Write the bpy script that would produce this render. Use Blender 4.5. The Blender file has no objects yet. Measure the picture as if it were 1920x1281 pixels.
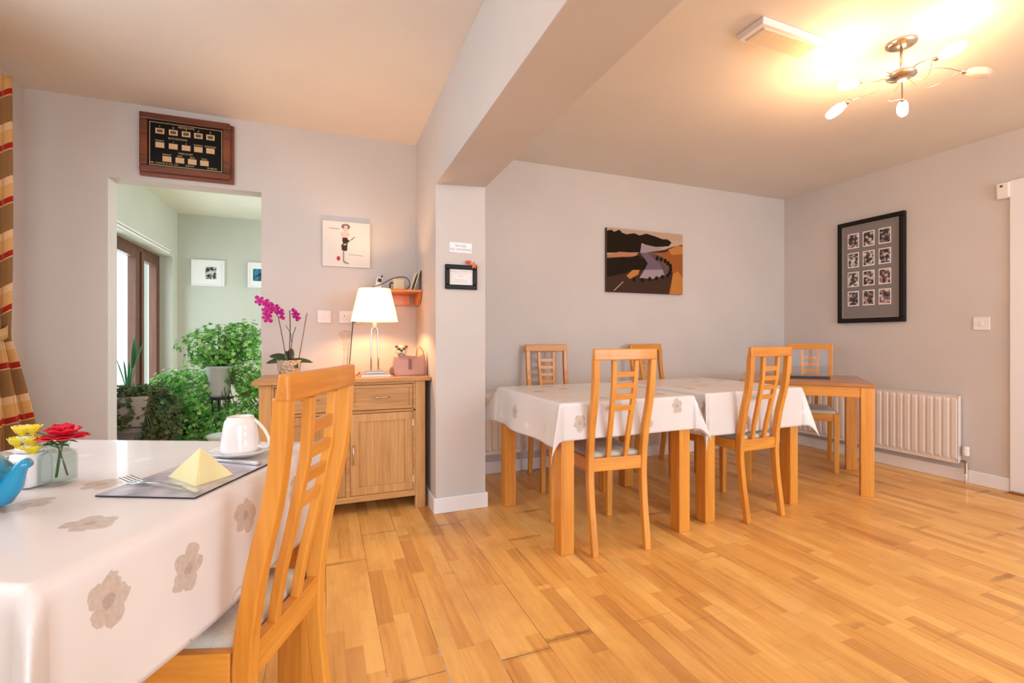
import bpy, math, random
from math import sin, cos, pi, radians, atan, atan2, sqrt, hypot
from mathutils import Vector, Matrix, noise as mnoise

# ------------------------------------------------------------------ camera
SC = bpy.context.scene
COL = SC.collection
FPX, CY0, CAMH = 890.0, 634.0, 1.03
TH = atan(349 / 890)
RX, RY = cos(TH), -sin(TH)          # camera right on the floor plan
FX, FY = sin(TH), cos(TH)           # camera forward on the floor plan
cam_data = bpy.data.cameras.new('camera')
cam = bpy.data.objects.new('camera', cam_data); COL.objects.link(cam)
cam.location = (0, 0, CAMH); cam.rotation_euler = (pi / 2, 0, -TH)
cam_data.sensor_width = 36; cam_data.lens = FPX / 1920 * 36
cam_data.shift_y = -(640.5 - CY0) / 1920
cam_data.clip_start = 0.02
SC.camera = cam

# ------------------------------------------------------------------ world, daylight, exposure
W = bpy.data.worlds.new('sky'); SC.world = W; W.use_nodes = True
bg = W.node_tree.nodes['Background']
bg.inputs[0].default_value = (0.80, 0.92, 1.0, 1); bg.inputs[1].default_value = 2.2

def area(name, loc, target, sx, sy, power, color, spread=pi):
    l = bpy.data.lights.new(name, 'AREA'); l.shape = 'RECTANGLE'; l.size = sx; l.size_y = sy
    l.energy = power; l.color = color; l.spread = spread
    o = bpy.data.objects.new(name, l); COL.objects.link(o); o.location = loc
    d = Vector(target) - Vector(loc); o.rotation_euler = d.to_track_quat('-Z', 'Z').to_euler()
    return o
# daylight coming in at the windows (each lamp stands in its window opening)
area('daylight_left_window', (-1.60, 1.6, 1.5), (0.5, 1.6, 0.6), 1.9, 1.2, 17, (0.84, 0.90, 1.0))
area('daylight_garden_window', (0.2, -2.28, 1.35), (0.3, 0, 0.1), 2.4, 1.9, 37, (0.80, 0.88, 1.0))
area('daylight_kitchen_window', (3.0, -2.28, 1.35), (2.8, 0, 0.1), 1.8, 1.9, 72, (0.78, 0.88, 1.0))
area('daylight_conservatory_window', (-1.80, 5.2, 1.15), (0, 5.2, 1.1), 1.7, 1.7, 36, (0.80, 0.92, 1.0))
area('daylight_conservatory_glass', (1.22, 4.9, 1.3), (-1, 4.9, .6), 1.9, 1.9, 28, (0.90, 1.0, 0.95))

vs = SC.view_settings
vs.view_transform = 'Standard'; vs.look = 'None'; vs.gamma = 1.0; vs.use_curve_mapping = False
vs.exposure = 0.19
SC.cycles.use_denoising = True
SC.cycles.max_bounces = 10; SC.cycles.diffuse_bounces = 6; SC.cycles.transparent_max_bounces = 16
SC.cycles.sample_clamp_indirect = 6.0

# ------------------------------------------------------------------ helpers
random.seed(7)
def c2w(lat, d):                     # plan point from camera-right and camera-forward distances
    return (RX * lat + FX * d, RY * lat + FY * d)

class MB:
    def __init__(s): s.v = []; s.f = []; s.m = []; s.uv = None
    def add(s, vs, fs, mi=0):
        b = len(s.v); s.v += [tuple(p) for p in vs]
        s.f += [tuple(b + i for i in f) for f in fs]; s.m += [mi] * len(fs); return s
    def hexa(s, p, mi=0):            # p: 4 bottom then 4 top, counter-clockwise
        return s.add(p, [(3, 2, 1, 0), (4, 5, 6, 7), (0, 1, 5, 4), (1, 2, 6, 5), (2, 3, 7, 6), (3, 0, 4, 7)], mi)
    def box(s, x0, x1, y0, y1, z0, z1, mi=0):
        return s.hexa([(x0, y0, z0), (x1, y0, z0), (x1, y1, z0), (x0, y1, z0), (x0, y0, z1), (x1, y0, z1), (x1, y1, z1), (x0, y1, z1)], mi)
    def lathe(s, prof, n=32, c=(0, 0, 0), mi=0, cap=True):
        b = len(s.v); k = len(prof)
        for (r, z) in prof:
            for i in range(n):
                a = 2 * pi * i / n; s.v.append((c[0] + r * cos(a), c[1] + r * sin(a), c[2] + z))
        for j in range(k - 1):
            for i in range(n):
                i2 = (i + 1) % n
                s.f.append((b + j * n + i, b + j * n + i2, b + (j + 1) * n + i2, b + (j + 1) * n + i)); s.m.append(mi)
        if cap:
            s.f.append(tuple(b + i for i in reversed(range(n)))); s.m.append(mi)
            s.f.append(tuple(b + (k - 1) * n + i for i in range(n))); s.m.append(mi)
        return s
    def tube(s, path, rad, n=10, mi=0, flat=1.0):
        P = [Vector(p) for p in path]; b = len(s.v); N = len(P)
        up = Vector((0, 0, 1)); prev = None
        for j in range(N):
            t = (P[min(j + 1, N - 1)] - P[max(j - 1, 0)]).normalized()
            if prev is None:
                a = t.cross(up)
                if a.length < 1e-3: a = t.cross(Vector((1, 0, 0)))
            else: a = prev - t * prev.dot(t)
            a.normalize(); c = t.cross(a); prev = a
            r = rad[j] if isinstance(rad, (list, tuple)) else rad
            for i in range(n):
                q = 2 * pi * i / n; s.v.append(tuple(P[j] + a * (r * cos(q)) + c * (r * flat * sin(q))))
        for j in range(N - 1):
            for i in range(n):
                i2 = (i + 1) % n
                s.f.append((b + j * n + i, b + j * n + i2, b + (j + 1) * n + i2, b + (j + 1) * n + i)); s.m.append(mi)
        s.f.append(tuple(b + i for i in reversed(range(n)))); s.m.append(mi)
        s.f.append(tuple(b + (N - 1) * n + i for i in range(n))); s.m.append(mi)
        return s
    def sweep(s, secs, mi=0):        # list of rings of equal length
        b = len(s.v); n = len(secs[0]); k = len(secs)
        for q in secs: s.v += [tuple(p) for p in q]
        for j in range(k - 1):
            for i in range(n):
                i2 = (i + 1) % n
                s.f.append((b + j * n + i, b + j * n + i2, b + (j + 1) * n + i2, b + (j + 1) * n + i)); s.m.append(mi)
        s.f.append(tuple(b + i for i in reversed(range(n)))); s.m.append(mi)
        s.f.append(tuple(b + (k - 1) * n + i for i in range(n))); s.m.append(mi)
        return s
    def prism(s, poly, z0, z1, mi=0, axis='z'):
        n = len(poly)
        def P(a, b_, h): return {'z': (a, b_, h), 'y': (a, h, b_), 'x': (h, a, b_)}[axis]
        vs = [P(a, b_, z0) for a, b_ in poly] + [P(a, b_, z1) for a, b_ in poly]
        fs = [tuple(reversed(range(n))), tuple(range(n, 2 * n))] + [(i, (i + 1) % n, n + (i + 1) % n, n + i) for i in range(n)]
        return s.add(vs, fs, mi)
    def ball(s, c, r, n=14, m=9, mi=0, sc=(1, 1, 1)):
        prof = [(max(1e-4, r * sin(pi * j / m)), -r * cos(pi * j / m)) for j in range(m + 1)]
        b = len(s.v); s.lathe(prof, n, (0, 0, 0), mi, cap=True)
        for i in range(b, len(s.v)):
            x, y, z = s.v[i]; s.v[i] = (c[0] + x * sc[0], c[1] + y * sc[1], c[2] + z * sc[2])
        return s
    def frame(s, x0, x1, z0, z1, w, y0, y1, mi=0):   # rectangular border standing in the xz plane
        for a in ((x0, x1, z1 - w, z1), (x0, x1, z0, z0 + w), (x0, x0 + w, z0 + w, z1 - w), (x1 - w, x1, z0 + w, z1 - w)):
            s.box(a[0], a[1], y0, y1, a[2], a[3], mi)
        return s
    def build(s, name, mats, parent=None, smooth=False, bevel=0, loc=(0, 0, 0), rot=(0, 0, 0), solid=0, sub=0, kind=None, seg=2):
        me = bpy.data.meshes.new(name); me.from_pydata(s.v, [], s.f); me.update()
        if not isinstance(mats, (list, tuple)): mats = [mats]
        for m in mats: me.materials.append(m)
        me.polygons.foreach_set('material_index', s.m)
        if s.uv:
            u = me.uv_layers.new(name='UVMap')
            for l in me.loops: u.data[l.index].uv = s.uv[l.vertex_index]
        import bmesh as bm_
        b = bm_.new(); b.from_mesh(me); bm_.ops.recalc_face_normals(b, faces=b.faces[:]) if not s.uv else None
        b.to_mesh(me); b.free()
        if smooth: me.polygons.foreach_set('use_smooth', [True] * len(me.polygons))
        o = bpy.data.objects.new(name, me); COL.objects.link(o); o.location = loc; o.rotation_euler = rot
        if parent: o.parent = parent
        if solid:
            md = o.modifiers.new('thickness', 'SOLIDIFY'); md.thickness = solid; md.offset = 0
        if bevel:
            md = o.modifiers.new('bevel', 'BEVEL'); md.width = bevel; md.segments = seg; md.limit_method = 'ANGLE'; md.angle_limit = radians(40)
            md.harden_normals = False
        if sub:
            md = o.modifiers.new('sub', 'SUBSURF'); md.levels = sub; md.render_levels = sub
        if kind: o['kind'] = kind
        return o

def tag(o, label, cat, group=None, kind=None):
    o['label'] = label; o['category'] = cat
    if group: o['group'] = group
    if kind: o['kind'] = kind
    return o
def thing(name, label, cat, loc=(0, 0, 0), rz=0, group=None, rot=None):
    o = bpy.data.objects.new(name, None); COL.objects.link(o); o.empty_display_size = 0.1
    o.location = loc; o.rotation_euler = rot if rot else (0, 0, rz)
    return tag(o, label, cat, group)
def dup(root, loc, rz, label, group=None):
    r = root.copy(); COL.objects.link(r); r.location = loc; r.rotation_euler = (0, 0, rz); r['label'] = label
    if group: r['group'] = group
    for ch in list(root.children):
        c = ch.copy(); COL.objects.link(c); c.parent = r
        for g in ch.children:
            d = g.copy(); COL.objects.link(d); d.parent = c
    return r

# ------------------------------------------------------------------ materials
def mat(name, col, rough=0.5, metal=0, spec=0.5, emit=None, est=0, trans=0, ior=1.45, coat=0, sss=0):
    m = bpy.data.materials.new(name); m.use_nodes = True; b = m.node_tree.nodes['Principled BSDF']
    b.inputs['Base Color'].default_value = (*col, 1); b.inputs['Roughness'].default_value = rough
    b.inputs['Metallic'].default_value = metal; b.inputs['Specular IOR Level'].default_value = spec
    b.inputs['Transmission Weight'].default_value = trans; b.inputs['IOR'].default_value = ior
    b.inputs['Coat Weight'].default_value = coat
    if emit: b.inputs['Emission Color'].default_value = (*emit, 1); b.inputs['Emission Strength'].default_value = est
    return m
class NT:
    def __init__(s, m): s.t = m.node_tree; s.b = s.t.nodes['Principled BSDF']
    def n(s, typ, ins={}, **kw):
        nd = s.t.nodes.new(typ)
        for k, v in kw.items(): setattr(nd, k, v)
        for k, v in ins.items(): s.set(nd.inputs[k], v)
        return nd
    def set(s, sock, v):
        if isinstance(v, bpy.types.NodeSocket): s.t.links.new(v, sock)
        elif isinstance(v, (tuple, list)) and len(v) == 3 and sock.type == 'RGBA': sock.default_value = (*v, 1)
        else: sock.default_value = v
    def math(s, op, a, b=0.0, c=None):
        nd = s.n('ShaderNodeMath', {0: a, 1: b}, operation=op)
        if c is not None: s.set(nd.inputs[2], c)
        return nd.outputs[0]
    def mix(s, f, a, b, bt='MIX'):
        nd = s.n('ShaderNodeMix', {0: f, 6: a, 7: b}, data_type='RGBA', blend_type=bt); return nd.outputs[2]
    def ramp(s, f, stops, interp='LINEAR'):
        nd = s.n('ShaderNodeValToRGB', {0: f}); r = nd.color_ramp; r.interpolation = interp
        while len(r.elements) < len(stops): r.elements.new(0.5)
        for e, (p, c) in zip(r.elements, stops): e.position = p; e.color = (*c, 1)
        return nd.outputs[0]
    def coord(s, which='Object', scale=(1, 1, 1)):
        tc = s.n('ShaderNodeTexCoord'); mp = s.n('ShaderNodeMapping', {0: tc.outputs[which], 3: scale}); return mp.outputs[0]
    def noise(s, vec, scale=5, detail=4, rough=0.5):
        return s.n('ShaderNodeTexNoise', {'Vector': vec, 'Scale': scale, 'Detail': detail, 'Roughness': rough}).outputs[0]
    def bump(s, h, strength=0.1, dist=0.01):
        nd = s.n('ShaderNodeBump', {'Height': h, 'Strength': strength, 'Distance': dist}); s.t.links.new(nd.outputs[0], s.b.inputs['Normal'])
    def color(s, c): s.t.links.new(c, s.b.inputs['Base Color'])

def wood(name, dark, light, axis='z', rough=0.35, coat=0.15, fine=60):
    m = mat(name, light, rough, coat=coat); t = NT(m)
    sc = {'x': (0.06, 1, 1), 'y': (1, 0.06, 1), 'z': (1, 1, 0.06)}[axis]
    v = t.coord('Object', sc)
    a = t.noise(v, fine, 5, 0.6); b = t.noise(v, 9, 3, 0.5)
    f = t.math('ADD', t.math('MULTIPLY', a, 0.5), t.math('MULTIPLY', b, 0.5))
    info = t.n('ShaderNodeObjectInfo')
    f = t.math('ADD', f, t.math('MULTIPLY', t.math('SUBTRACT', info.outputs['Random'], 0.5), 0.10))
    t.color(t.ramp(f, [(0.36, dark), (0.62, light)])); t.bump(a, 0.05, 0.002)
    return m
def paint(name, col, rough=0.6, var=0.03, spec=0.3):
    m = mat(name, col, rough, spec=spec); t = NT(m); v = t.coord('Object')
    a = t.noise(v, 2.2, 3); k = t.ramp(a, [(0.3, tuple(c * (1 - var) for c in col)), (0.7, tuple(min(1, c * (1 + var)) for c in col))])
    t.color(k); t.bump(t.noise(v, 180, 2), 0.04, 0.002); return m

BEECH = {ax: wood('beech_' + ax, (0.56, 0.205, 0.026), (0.74, 0.325, 0.052), ax, 0.33) for ax in 'xyz'}
OAK = {ax: wood('oak_' + ax, (0.42, 0.195, 0.060), (0.62, 0.335, 0.118), ax, 0.42, 0.1, 80) for ax in 'xyz'}
WALL = paint('wall_paint', (0.59, 0.553, 0.530))
WALLC = paint('conservatory_paint', (0.52, 0.535, 0.475))
CEIL = paint('ceiling_paint', (0.74, 0.69, 0.63))
WHITE = paint('white_gloss_paint', (0.80, 0.79, 0.80), 0.3, 0.01, 0.5)
RADM = paint('radiator_enamel', (0.78, 0.72, 0.68), 0.35, 0.01, 0.5)
PLAST = mat('white_plastic', (0.80, 0.76, 0.74), 0.35)
CREAMP = mat('cream_plastic', (0.72, 0.62, 0.45), 0.4)
BLACK = mat('black_plastic', (0.012, 0.011, 0.011), 0.4)
BLACKF = mat('black_frame', (0.010, 0.008, 0.008), 0.4, spec=0.25)
CHROME = mat('satin_nickel', (0.62, 0.56, 0.50), 0.25, 1)
STEEL = mat('cutlery_steel', (0.75, 0.74, 0.73), 0.15, 1)
PORC = mat('white_porcelain', (0.86, 0.86, 0.88), 0.12, coat=0.5)
DARKW = mat('dark_bronze', (0.08, 0.06, 0.04), 0.4, 0.6)
GOLD = mat('gold_leaf', (0.60, 0.47, 0.22), 0.4, 0.4)
PAPER = mat('white_paper', (0.80, 0.79, 0.78), 0.7)
INK = mat('grey_ink', (0.25, 0.27, 0.32), 0.7)

def floor_mat():
    m = mat('strip_parquet', (0.6, 0.3, 0.1), 0.3, coat=0.12); t = NT(m)
    tc = t.n('ShaderNodeTexCoord'); sx = t.n('ShaderNodeSeparateXYZ', {0: tc.outputs['Object']})
    x, y = sx.outputs[0], sx.outputs[1]
    def cells(w, L, seed):
        xi = t.math('FLOOR', t.math('DIVIDE', x, w))
        r = t.n('ShaderNodeTexWhiteNoise', {'W': t.math('ADD', xi, seed)}, noise_dimensions='1D').outputs[0]
        yy = t.math('ADD', t.math('DIVIDE', y, L), t.math('MULTIPLY', r, 7.3)); yi = t.math('FLOOR', yy)
        cv = t.n('ShaderNodeCombineXYZ', {0: xi, 1: yi, 2: seed}).outputs[0]
        rnd = t.n('ShaderNodeTexWhiteNoise', {'Vector': cv}, noise_dimensions='3D').outputs[0]
        fx = t.math('ABSOLUTE', t.math('SUBTRACT', t.math('FRACT', t.math('DIVIDE', x, w)), 0.5))
        fy = t.math('ABSOLUTE', t.math('SUBTRACT', t.math('FRACT', yy), 0.5))
        return rnd, fx, fy
    r1, fx1, fy1 = cells(0.058, 0.36, 1.0)
    r2, fx2, fy2 = cells(0.174, 1.15, 5.0)
    v = t.coord('Object', (1, 0.07, 1)); g = t.noise(v, 70, 5, 0.6); g2 = t.noise(v, 14, 4, 0.6)
    blot = t.noise(t.coord('Object', (1, 0.55, 1)), 2.3, 5, 0.62)
    f = t.math('ADD', t.math('MULTIPLY', r1, 0.42), t.math('MULTIPLY', g2, 0.58))
    f = t.math('ADD', f, t.math('MULTIPLY', t.math('SUBTRACT', g, 0.5), 0.55))
    c = t.ramp(f, [(0.12, (0.50, 0.215, 0.050)), (0.38, (0.74, 0.375, 0.095)), (0.68, (0.86, 0.505, 0.148)), (1.0, (0.92, 0.60, 0.205))])
    # worn brown patches that follow whole strips
    bm = t.math('ADD', blot, t.math('MULTIPLY', t.math('SUBTRACT', r1, 0.5), 0.14))
    c = t.mix(t.ramp(bm, [(0.52, (0, 0, 0)), (0.66, (0.42, 0.42, 0.42))]), c, (0.46, 0.175, 0.036))
    r3, _a, _b = cells(0.058, 0.42, 9.0)
    c = t.mix(t.math('MULTIPLY', t.math('GREATER_THAN', t.math('ADD', r3, t.math('MULTIPLY', blot, 0.06)), 0.945), 0.45), c, (0.42, 0.155, 0.035))
    # joints: faint between strips, stronger between whole boards
    j1 = t.math('GREATER_THAN', fx1, 0.487); j1b = t.math('GREATER_THAN', fy1, 0.496)
    jn = t.math('MULTIPLY', t.math('MAXIMUM', j1, j1b), 0.13)
    c = t.mix(jn, c, (0.22, 0.075, 0.02))
    j2 = t.math('MAXIMUM', t.math('GREATER_THAN', fx2, 0.4925), t.math('GREATER_THAN', fy2, 0.4982))
    wear = t.noise(t.coord('Object'), 3.1, 2)
    j2 = t.math('MULTIPLY', j2, t.math('MULTIPLY', t.ramp(wear, [(0.38, (0.15,) * 3), (0.62, (0.9,) * 3)]), t.ramp(t.math('MULTIPLY', x, 0.5), [(0.30, (1,) * 3), (0.60, (0.28,) * 3)])))
    c = t.mix(j2, c, (0.10, 0.035, 0.012))
    # grime spreading from board ends
    gr = t.math('MULTIPLY', t.math('GREATER_THAN', t.math('ADD', fy2, t.math('MULTIPLY', t.noise(t.coord('Object'), 28, 3), 0.03)), 0.503),
                t.ramp(t.noise(t.coord('Object'), 2.0, 2), [(0.50, (0,) * 3), (0.62, (0.5,) * 3)]))
    c = t.mix(gr, c, (0.17, 0.06, 0.02))
    # pale filler where the lacquer has gone, by the table on the left
    near = t.math('SUBTRACT', 1.0, t.math('MULTIPLY', t.n('ShaderNodeVectorMath', {0: tc.outputs['Object'], 1: (0.16, 1.30, 0)}, operation='DISTANCE').outputs[1], 1.6))
    fil = t.math('MULTIPLY', t.math('GREATER_THAN', fx2, 0.482), t.math('MAXIMUM', near, 0.0))
    fil = t.math('MULTIPLY', fil, t.math('GREATER_THAN', t.noise(t.coord('Object'), 9, 3), 0.47))
    c = t.mix(fil, c, (0.62, 0.52, 0.44))
    t.color(c)
    t.set(t.b.inputs['Roughness'], t.math('ADD', 0.27, t.math('MULTIPLY', blot, 0.22)))
    t.bump(t.math('SUBTRACT', t.math('MULTIPLY', g, 0.3), t.math('MAXIMUM', j1, j2)), 0.12, 0.002)
    return m
FLOOR = floor_mat()

def cloth_mat():
    m = mat('flowered_oilcloth', (0.72, 0.66, 0.62), 0.32, coat=0.15); t = NT(m)
    tc = t.n('ShaderNodeTexCoord'); uv = tc.outputs['UV']
    vo = t.n('ShaderNodeTexVoronoi', {'Vector': uv, 'Scale': 5.2, 'Randomness': 0.55}, voronoi_dimensions='2D')
    sc = t.n('ShaderNodeVectorMath', {0: uv, 1: (5.2, 5.2, 5.2)}, operation='MULTIPLY')
    ps = t.n('ShaderNodeVectorMath', {0: vo.outputs['Position'], 1: (5.2, 5.2, 5.2)}, operation='MULTIPLY')
    dv = t.n('ShaderNodeVectorMath', {0: uv, 1: vo.outputs['Position']}, operation='SUBTRACT').outputs[0]
    s = t.n('ShaderNodeSeparateXYZ', {0: dv}); X, Y = s.outputs[0], s.outputs[1]
    cs = t.n('ShaderNodeSeparateColor', {0: vo.outputs['Color']}); r1, r2, r3 = cs.outputs[0], cs.outputs[1], cs.outputs[2]
    ang = t.math('ADD', t.math('ARCTAN2', Y, X), t.math('MULTIPLY', r2, 6.28))
    rad = t.math('SQRT', t.math('ADD', t.math('MULTIPLY', X, X), t.math('MULTIPLY', Y, Y)))
    wob = t.math('MULTIPLY', t.math('SUBTRACT', t.noise(uv, 60, 2), 0.5), 0.020)
    pet = t.math('ADD', 0.62, t.math('MULTIPLY', t.math('POWER', t.math('ABSOLUTE', t.math('COSINE', t.math('MULTIPLY', ang, 2.5))), 0.6), 0.30))
    pet = t.math('ADD', pet, t.math('MULTIPLY', t.math('COSINE', t.math('MULTIPLY', ang, 2.0)), 0.10))
    edge = t.math('MULTIPLY', pet, 0.042)
    d = t.math('ADD', rad, wob)
    inside = t.math('LESS_THAN', d, edge)
    veins = t.math('ADD', 0.58, t.math('MULTIPLY', t.math('SUBTRACT', t.noise(uv, 120, 3), 0.5), 0.7))
    core = t.math('LESS_THAN', d, 0.010)
    tan = t.math('MULTIPLY', inside, t.math('GREATER_THAN', r1, 0.55))
    pale = t.math('MULTIPLY', t.math('LESS_THAN', d, t.math('MULTIPLY', edge, 0.55)), t.math('LESS_THAN', r1, 0.25))
    ring = t.math('LESS_THAN', t.math('ABSOLUTE', t.math('SUBTRACT', t.math('MULTIPLY', t.math('FRACT', t.math('MULTIPLY', rad, 55.0)), 1.0), 0.5)), 0.12)
    leaf = t.math('MULTIPLY', t.math('MULTIPLY', ring, t.math('LESS_THAN', t.math('COSINE', ang), -0.2)),
                  t.math('MULTIPLY', t.math('LESS_THAN', rad, 0.042), t.math('MULTIPLY', t.math('GREATER_THAN', r1, 0.25), t.math('LESS_THAN', r1, 0.42))))
    base = t.ramp(t.noise(uv, 3, 2), [(0.3, (0.68, 0.655, 0.65)), (0.7, (0.74, 0.72, 0.715))])
    c = t.mix(t.math('MULTIPLY', tan, veins), base, (0.40, 0.29, 0.20))
    c = t.mix(t.math('MULTIPLY', t.math('MULTIPLY', tan, core), 0.3), c, (0.16, 0.11, 0.10))
    c = t.mix(t.math('MULTIPLY', leaf, 0.5), c, (0.36, 0.29, 0.22))
    c = t.mix(t.math('MULTIPLY', pale, 0.55), c, (0.86, 0.84, 0.83))
    t.color(c); return m
CLOTH = cloth_mat()

def fabric(name, col, scale=400):
    m = mat(name, col, 0.8, spec=0.2); t = NT(m); v = t.coord('Object'); n = t.noise(v, scale, 2)
    t.color(t.ramp(n, [(0.3, tuple(c * .88 for c in col)), (0.7, col)])); t.bump(n, 0.15, 0.002); return m
SEATM = fabric('cream_seat_fabric', (0.62, 0.60, 0.52), 260)

def glassm(name='clear_glass', tint=(1, 1, 1), rough=0.0, gl_=0.45, g0=0.035):
    m = bpy.data.materials.new(name); m.use_nodes = True; nt = m.node_tree; nt.nodes.remove(nt.nodes['Principled BSDF'])
    tr = nt.nodes.new('ShaderNodeBsdfTransparent'); tr.inputs[0].default_value = (*tint, 1)
    gl = nt.nodes.new('ShaderNodeBsdfGlossy'); gl.inputs['Roughness'].default_value = 0.03 + rough
    lw = nt.nodes.new('ShaderNodeLayerWeight'); lw.inputs[0].default_value = 0.5
    pw = nt.nodes.new('ShaderNodeMath'); pw.operation = 'POWER'; pw.inputs[1].default_value = 4.0; nt.links.new(lw.outputs['Facing'], pw.inputs[0])
    fr = nt.nodes.new('ShaderNodeMath'); fr.operation = 'MULTIPLY_ADD'; fr.inputs[1].default_value = gl_; fr.inputs[2].default_value = g0; nt.links.new(pw.outputs[0], fr.inputs[0])
    mx = nt.nodes.new('ShaderNodeMixShader'); out = nt.nodes['Material Output']
    nt.links.new(fr.outputs[0], mx.inputs[0]); nt.links.new(tr.outputs[0], mx.inputs[1]); nt.links.new(gl.outputs[0], mx.inputs[2]); nt.links.new(mx.outputs[0], out.inputs[0])
    return m
GLASS = glassm(tint=(0.93, 0.95, 0.94)); GLASSJ = glassm('jar_glass', (0.86, 0.90, 0.88)); GLASSV = glassm('decanter_glass', (0.93, 0.90, 0.86), gl_=.25)

# ------------------------------------------------------------------ room shell
YB, XR, XL, YN, CE = 3.42, 4.26, -1.55, -2.30, 2.41
WT = 0.128
DX0, DX1, DZ = -1.178, -0.385, 1.965       # doorway to the conservatory
def struct(name, mb, m, **k): return mb.build(name, m, kind='structure', **k)
struct('floor', MB().box(XL - .5, XR + .3, YN - .3, 6.5, -0.06, 0), FLOOR)
struct('ceiling', MB().box(XL - .3, XR + .3, YN - .3, YB + WT, CE, CE + .08), CEIL)
b = MB()
b.box(XL - .2, DX0, YB, YB + WT, 0, CE); b.box(DX1, XR + .2, YB, YB + WT, 0, CE); b.box(DX0, DX1, YB, YB + WT, DZ, CE)
struct('wall_back', b, WALL)
b = MB()   # left wall with the window the curtain hangs at
wy0, wy1, wz0, wz1 = 0.6, 2.55, 0.9, 2.1
b.box(XL - .2, XL, YN - .2, wy0, 0, CE); b.box(XL - .2, XL, wy1, YB, 0, CE); b.box(XL - .2, XL, wy0, wy1, 0, wz0); b.box(XL - .2, XL, wy0, wy1, wz1, CE)
struct('wall_left', b, WALL)
b = MB()   # near wall, behind the camera, with two windows
for x0, x1 in ((XL, -1.05), (1.45, 2.05), (3.95, XR + .2)): b.box(x0, x1, YN - .15, YN, 0, CE)
for x0, x1 in ((-1.05, 1.45), (2.05, 3.95)): b.box(x0, x1, YN - .15, YN, 0, .35); b.box(x0, x1, YN - .15, YN, 2.3, CE)
struct('wall_near', b, WALL)
struct('wall_right', MB().box(XR, XR + .2, YN, YB, 0, CE), WALL)
# pillar and beam between the two halves of the room
PX0, PX1, PY, BZ = 0.600, 0.905, 2.755, 1.937
struct('wall_pillar', MB().box(PX0, PX1, PY, YB, 0, CE), WALL)
struct('ceiling_beam', MB().hexa([(PX0, YN, BZ), (PX1, YN, BZ + .012), (PX1, PY, BZ + .012), (PX0, PY, BZ - .004), (PX0, YN, CE), (PX1, YN, CE), (PX1, PY, CE), (PX0, PY, CE)]), WALL, bevel=.003)
# skirting
SK, ST = 0.092, 0.014
def skirt(name, x0, x1, y0, y1):
    struct(name, MB().box(x0, x1, y0, y1, 0, SK), WHITE, bevel=.005)
skirt('baseboard_back', PX1, XR, YB - ST, YB)
skirt('baseboard_right', XR - ST, XR, 1.735, YB - ST)
b = MB(); b.box(PX0 - ST, PX1 + ST, PY - ST, PY, 0, SK); b.box(PX0 - ST, PX0, PY, YB - ST, 0, SK); b.box(PX1, PX1 + ST, PY, YB - ST, 0, SK)
struct('baseboard_pillar', b, WHITE, bevel=.005)
skirt('baseboard_left', DX1 + .005, PX0 - ST, YB - ST, YB)
# door on the right wall
dr = MB(); dr.box(XR - .022, XR, 1.655, 1.733, 0, 2.078); dr.box(XR - .022, XR, .74, 1.655, 2.0, 2.078); dr.box(XR - .022, XR, .66, .74, 0, 2.078)
d1 = struct('door_1', dr, WHITE, bevel=.004)
dp = MB(); dp.box(XR - .012, XR - .002, .74, 1.655, .012, 2.0)
for a, c in ((.12, .95), (1.08, 1.88)):
    for e, g in ((.84, 1.16), (1.24, 1.56)):
        dp.frame(e, g, a, c, .03, 0, .01) if False else dp.box(XR - .017, XR - .012, e, g, a, c)
dp.build('door_leaf', WHITE, parent=d1, bevel=.003)
tag(MB().box(XR - .045, XR - .005, .74, 1.725, 0, .016).build('threshold_strip', wood('dark_oak_strip', (.16, .07, .02), (.34, .16, .06), 'y'), bevel=.004, kind=None), 'brown wooden threshold strip on the floor at the white door', 'threshold')

# conservatory beyond the doorway
CX1, CYB = 1.25, 6.24
struct('ceiling_conservatory', MB().box(XL - .3, CX1 + .2, YB + WT, CYB + .2, CE, CE + .08), paint('conservatory_ceiling_paint', (.70, .71, .63)))
struct('wall_conservatory_back', MB().box(XL - .3, CX1 + .2, CYB, CYB + .12, 0, CE), WALLC)
b = MB(); q0, q1, qz = 4.10, 6.06, 1.90; xc = -1.53
b.box(XL - .2, xc, YB + WT, q0, 0, CE); b.box(XL - .2, xc, q1, CYB, 0, CE); b.box(XL - .2, xc, q0, q1, qz, CE); b.box(XL - .2, xc, q0, q1, 0, .10)
struct('wall_conservatory_left', b, WALLC)
b = MB(); b.box(CX1, CX1 + .12, YB + WT, 3.9, 0, CE); b.box(CX1, CX1 + .12, 5.9, CYB, 0, CE); b.box(CX1, CX1 + .12, 3.9, 5.9, 0, .3); b.box(CX1, CX1 + .12, 3.9, 5.9, 2.3, CE)
struct('wall_conservatory_right', b, WALLC)
BROWN = wood('mahogany_frame', (.06, .018, .008), (.13, .042, .018), 'z', .45, 0)
b = MB(); wx0, wx1 = -1.695, -1.645
def yz(y0, y1, z0, z1, x0=wx0, x1=wx1): b.box(x0, x1, y0, y1, z0, z1)
yz(q0, q1, qz - .05, qz); yz(q0, q1, .10, .15)
for a in (q0, 4.78, 5.42, 5.985): yz(a, a + .075, .15, qz - .05)
w1 = struct('window_1', b, BROWN, bevel=.004)
b = MB()
for a, c in ((4.86, 5.42), (5.5, 5.985)):
    for e in ((a, a + .065, .15, qz - .05), (c - .065, c, .15, qz - .05), (a + .065, c - .065, qz - .12, qz - .05), (a + .065, c - .065, .15, .24)):
        b.box(wx0 - .005, wx1 + .012, *e)
b.build('sash', BROWN, parent=w1, bevel=.004)
MB().box(-1.675, -1.669, q0 + .07, q1 - .07, .15, qz - .05).build('pane', glassm('window_glass', (.95, .98, .97)), parent=w1)
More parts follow.
